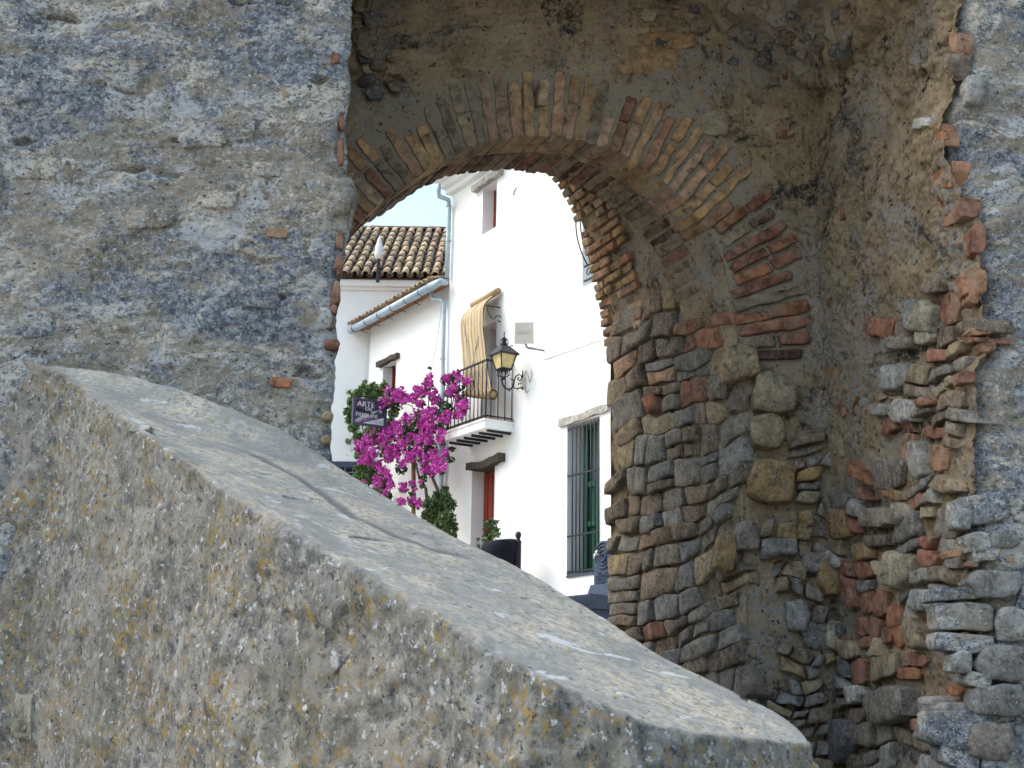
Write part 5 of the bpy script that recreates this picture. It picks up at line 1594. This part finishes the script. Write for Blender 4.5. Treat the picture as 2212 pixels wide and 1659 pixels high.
leaf_cloud('sprigs', [(a, b, c * s_) for a, b, c in [(120,690,26),(130,800,28),(110,760,20),(150,900,26),(175,980,26),(190,1040,20),(150,1080,16),(170,620,20),(290,545,22),(430,540,14),(120,870,16)]], 60, .034, 'leaf2', TCr, (.05, .25), 'stuff', conv=Z2, ratio=3, seed=19)
mb = MB(); mb.tube([HF.cast(*Z2(330, 1700), .1), HF.cast(*Z2(310, 1100), .08), HF.cast(*Z2(260, 800), .06)], [.03, .02, .01], 6); mb.build('stem', MAT['bark'], TCr)
TBu = thing('bush', HF.cast(*Z2(850, 1680), .6), 'round green bush at the foot of the house beside the red door', 'bush')
leaf_cloud('foliage', [(a, b, c * s_) for a, b, c in [(780,1450,56),(850,1490,64),(885,1400,42),(900,1550,56),(880,1340,28),(925,1450,40),(800,1560,56),(930,1620,40),(740,1530,36),(860,1620,60),(820,1380,34),(900,1680,60),(800,1660,60)]], 230, .036, 'leaf3', TBu, (.35, .7), 'stuff', conv=Z2, seed=23)
mb = MB(); mb.tube([HF.cast(*Z2(850, 1760), .5), HF.cast(*Z2(850, 1500), .5)], .03, 6); mb.build('stem', MAT['bark'], TBu)
Z4 = lambda x, y: (946 + x * .2559, 909.6 + y * .2559)
TPl = thing('door_plant', HF.cast(1058, 1200, .3), 'small leafy plant standing in front of the red door', 'plant')
leaf_cloud('foliage', [(a, b, c * .2559) for a, b, c in [(440,860,30),(430,910,40),(450,950,40),(420,980,36),(485,850,22),(490,930,26),(495,960,20),(400,1000,24),(340,1000,12),(345,1050,12)]], 70, .045, 'leaf3', TPl, (.25, .4), 'stuff', conv=Z4, ratio=2.2, seed=31)
mb = MB(); mb.tube([HF.cast(*Z4(440, 1200), .3), HF.cast(*Z4(450, 900), .3)], .012, 5); mb.build('stem', MAT['bark'], TPl)

# ------------------------------------------------------------------ hanging sign
TS = thing('hanging_sign', HF.cast(836, 890, .1), 'dark framed shop sign with white lettering and a red stripe, hung in the creeper', 'sign')
sa, sb = HF.cast(836, 893, .55), None
SP = Plane(sa, -(-NH) * -1, Z, UH)
# the board stands at right angles to the wall: its left end is nearest the street
SP = Plane(sa, -NH, Z, UH)
x0_, z1s = SP.uv(763, 861); x1_, _t = SP.uv(836, 866)
_t, z0s = SP.uv(800, 921)
z1s = (SP.uv(763, 861)[1] + SP.uv(836, 866)[1]) / 2
w_s, h_s = x1_ - x0_, z1s - z0s
def spt(a, b, o=0): return SP.at(x0_ + w_s * a, z0s + h_s * b, o)
def sbox(a0, a1, b0, b1, o0, o1, name, mat, par):
    mb = MB(); pbox(mb, SP, x0_ + w_s * a0, x0_ + w_s * a1, z0s + h_s * b0, z0s + h_s * b1, o0, o1); return mb.build(name, MAT[mat], par)
sbox(0.03, .97, .03, .97, -.03, .0, 'board', 'signnavy', TS)
for nm, q in (('frame', (0, .07, 0, 1)), ('frame', (.93, 1, 0, 1)), ('frame', (.07, .93, 0, .08)), ('frame', (.07, .93, .92, 1))):
    sbox(*q, -.04, .02, nm, 'slate', TS)
def sprint(poly, name, mat, o):
    mb = MB(); n = len(poly)
    mb.add([spt(a, b, o) for a, b in poly] , [tuple(range(n))])
    return mb.build(name, MAT[mat], TS)
sprint([(.08, .09), (.16, .09), (.50, .42), (.36, .44), (.08, .18)], 'pale_stripe', 'signpale', .003)
sprint([(.17, .09), (.25, .09), (.56, .42), (.50, .42)], 'red_stripe', 'signred', .004)
sprint([(.30, .09), (.92, .09), (.92, .38)], 'white_field', 'signwhite', .003)
sprint([(.50, .52), (.62, .48), (.84, .72), (.70, .62)], 'pale_patch', 'signpale', .003)
sprint([(.08, .60), (.16, .66), (.62, .48), (.50, .42), (.08, .54)], 'black_band', 'signblack', .0035)
sprint([(.08, .88), (.105, .88), (.20, .70), (.18, .70)], 'red_stroke', 'signred', .0045)
def text(s, a, b, hgt, mat, o=.006, sx=1.0):
    cu = bpy.data.curves.new('lettering', 'FONT'); cu.body = s; cu.size = hgt * h_s * 1.35; cu.extrude = .0006; cu.offset = .0003
    ob = bpy.data.objects.new('lettering', cu); COL.objects.link(ob)
    bpy.context.view_layer.update()
    me = bpy.data.meshes.new_from_object(ob.evaluated_get(bpy.context.evaluated_depsgraph_get()))
    bpy.data.objects.remove(ob)
    me.materials.clear(); me.materials.append(MAT[mat])
    q = bpy.data.objects.new('lettering', me); q.parent = TS
    up = SP.v; rx = SP.u
    Mx = Matrix((rx * sx, up, SP.n)).transposed().to_4x4()
    q.matrix_local = Matrix.Translation(spt(a, b, o) - TS.location) @ Mx
    COL.objects.link(q)
text('ARTE', .12, .70, .22, 'signwhite', sx=1.0); text('ON', .36, .57, .13, 'signwhite'); text('AI', .76, .55, .12, 'signwhite')
text('PASQUINI', .09, .32, .16, 'signwhite', sx=.92); text('RICCARDO', .34, .14, .13, 'blueprint', .007, .95)
mb = MB(); mb.tube([spt(.1, 1.0), spt(.1, 1.08), spt(1.1, 1.08)], .012, 6); mb.tube([spt(.8, 1.0), spt(.8, 1.08)], .01, 6); mb.build('hanging_bar', MAT['iron'], TS)

# ------------------------------------------------------------------ cords from the roof to the balcony
mb = MB(); mb.tube([HF.cast(957, 640, .1), HF.cast(947, 720, .2), HF.cast(932, 800, .35)], .006, 5)
props(mb.build('cord', MAT['cord'], None), 'thin slack cord from the gutter end down to the flowers', 'cord')

# ------------------------------------------------------------------ litter bin
PB = HF.cast(1119, 1200, .45)
gz = float(ground_z(0, PB.y))
TBn = thing('litter_bin', (PB.x, PB.y, gz), 'black litter bin with a sagging liner on a ball-topped post', 'litter bin')
zp = HF.cast(1119, 1148, .45).z
mb = MB(); mb.lathe(Vector((PB.x, PB.y, gz)), [(.06, 0), (.05, .1), (.042, .2), (.042, zp - gz - .16), (.05, zp - gz - .15), (.032, zp - gz - .12), (.026, zp - gz - .10), (.038, zp - gz - .07), (.042, zp - gz - .04), (.03, zp - gz - .01), (.005, zp - gz)], 14); mb.build('post', MAT['iron'], TBn, smooth=True)
bc = HF.cast(1082, 1200, .60)
ztb = HF.cast(1082, 1165, .60).z
mb = MB()
prof = []
zb_ = gz + .25
V, F = [], []
hh = [(0, .17), (.3, .18), (.6, .20), (.78, .215), (.86, .25), (.93, .26), (.985, .245), (1.0, .20), (1.0, .05)]
n = 20
for i, (t, r) in enumerate(hh):
    for k in range(n):
        a = 2 * math.pi * k / n
        wv = 1 + (.06 * math.sin(3 * a + i) + .04 * math.sin(7 * a + 2 * i)) * (1 if t > .7 else .2)
        V.append(Vector((bc.x + math.cos(a) * r * wv, bc.y + math.sin(a) * r * wv, zb_ + (ztb - zb_) * t - (.07 * (1 - math.cos(a + .3)) / 2 * 0 + .05 * (.5 - .5 * math.cos(a)) * (t > .7)))))
for i in range(len(hh) - 1):
    for k in range(n): F.append((i * n + k, i * n + (k + 1) % n, (i + 1) * n + (k + 1) % n, (i + 1) * n + k))
F += [tuple(range(n - 1, -1, -1)), tuple((len(hh) - 1) * n + k for k in range(n))]
mb.add(V, F).build('bin_body', MAT['bag'], TBn, smooth=True)
mb = MB(); mb.box((Vector((PB.x, PB.y, ztb - .1)) + Vector((bc.x, bc.y, ztb - .1))) / 2, (.2, .03, .03), ((bc - PB).normalized(), (bc - PB).normalized().cross(Z), Z)); mb.build('bin_hanger', MAT['iron'], TBn)

# ------------------------------------------------------------------ drinking fountain
FO = .75
fc = HF.cast(1303, 1200, FO)
gz = float(ground_z(0, fc.y)) 
FP_ = Plane((fc.x, fc.y, 0), UH, Z, NH)
fz = lambda y: HF.cast(1300, y, FO).z
TF = thing('drinking_fountain', (fc.x, fc.y, gz), 'grey cast iron drinking fountain with a round medallion and a brass tap', 'fountain')
hw = .19
zt_, zs_, zb1, zb2, zb3 = fz(1168) , fz(1200), fz(1262), fz(1291), fz(1322)
mb = MB()
arc = [(-hw, zb1), (hw, zb1), (hw, zs_)] + [(hw * math.cos(a), zs_ + (zt_ - zs_) * math.sin(a)) for a in np.linspace(.15, math.pi - .15, 11)] + [(-hw, zs_)]
m_ = len(arc)
V = [FP_.at(u, z, .0) for u, z in arc] + [FP_.at(u, z, -.22) for u, z in arc]
mb.add(V, [tuple(range(m_)), tuple(range(2 * m_ - 1, m_ - 1, -1))] + [(k, k + m_, (k + 1) % m_ + m_, (k + 1) % m_) for k in range(m_)])
mb.build('column', MAT['cast'], TF)
mb = MB()
for r, o_, th in ((.155, .0, .014), (.115, .0, .012), (.07, .0, .016)):
    mb.tube([FP_.at(r * math.cos(a), zs_ + r * math.sin(a), o_ + .005) for a in np.linspace(0, 2 * math.pi, 21)], th, 6)
mb.build('medallion', MAT['cast'], TF, smooth=True)
mb = MB()
r_ = random.Random(4)
for k in range(34):
    u, z = r_.uniform(-.12, .12), zb1 + (zs_ - .2 - zb1) * r_.random()
    mb.tube([FP_.at(u + .02 * math.cos(a), z + .02 * math.sin(a), .008) for a in np.linspace(0, 4, 5)], .008, 5)
mb.build('relief', MAT['cast'], TF)
mb = MB()
def fr_(z0, z1, w0, w1, d0, d1):
    mb.hexa([FP_.at(-w0, z0, d0), FP_.at(w0, z0, d0), FP_.at(w0, z0, -.22 - d0), FP_.at(-w0, z0, -.22 - d0)], [FP_.at(-w1, z1, d1), FP_.at(w1, z1, d1), FP_.at(w1, z1, -.22 - d1), FP_.at(-w1, z1, -.22 - d1)])
fr_(zb2, zb1, .27, .22, .06, .03)
mb.build('plinth', MAT['cast'], TF)
mb = MB()
fr_(zb3, zb2 - .005, .34, .36, .44, .46); fr_(gz - .1, zb3 - .005, .30, .30, .36, .40)
bs_ = mb.build('basin', MAT['cast'], TF)
mb = MB()
for k in range(22):
    u = -.34 + .033 * k
    mb.tube([FP_.at(u, zb3 + .01, .45), FP_.at(u, zb2 - .02, .46)], .008, 5)
for k in range(12):
    o_ = .40 - .04 * k
    mb.tube([FP_.at(-.345, zb3 + .01, o_), FP_.at(-.352, zb2 - .02, o_)], .008, 5)
mb.build('reeding', MAT['cast'], bs_)
mb = MB(); mb.tube([FP_.at(0, zs_, 0), FP_.at(0, zs_, .07), FP_.at(0, zs_ + .005, .12), FP_.at(0, zs_ - .05, .135)], [.016, .014, .014, .012], 8); mb.tube([FP_.at(-.03, zs_ + .04, .10), FP_.at(.03, zs_ + .04, .10)], .008, 6); mb.tube([FP_.at(0, zs_, .1), FP_.at(0, zs_ + .04, .1)], .008, 6); mb.build('tap', MAT['chrome'], TF, smooth=True)
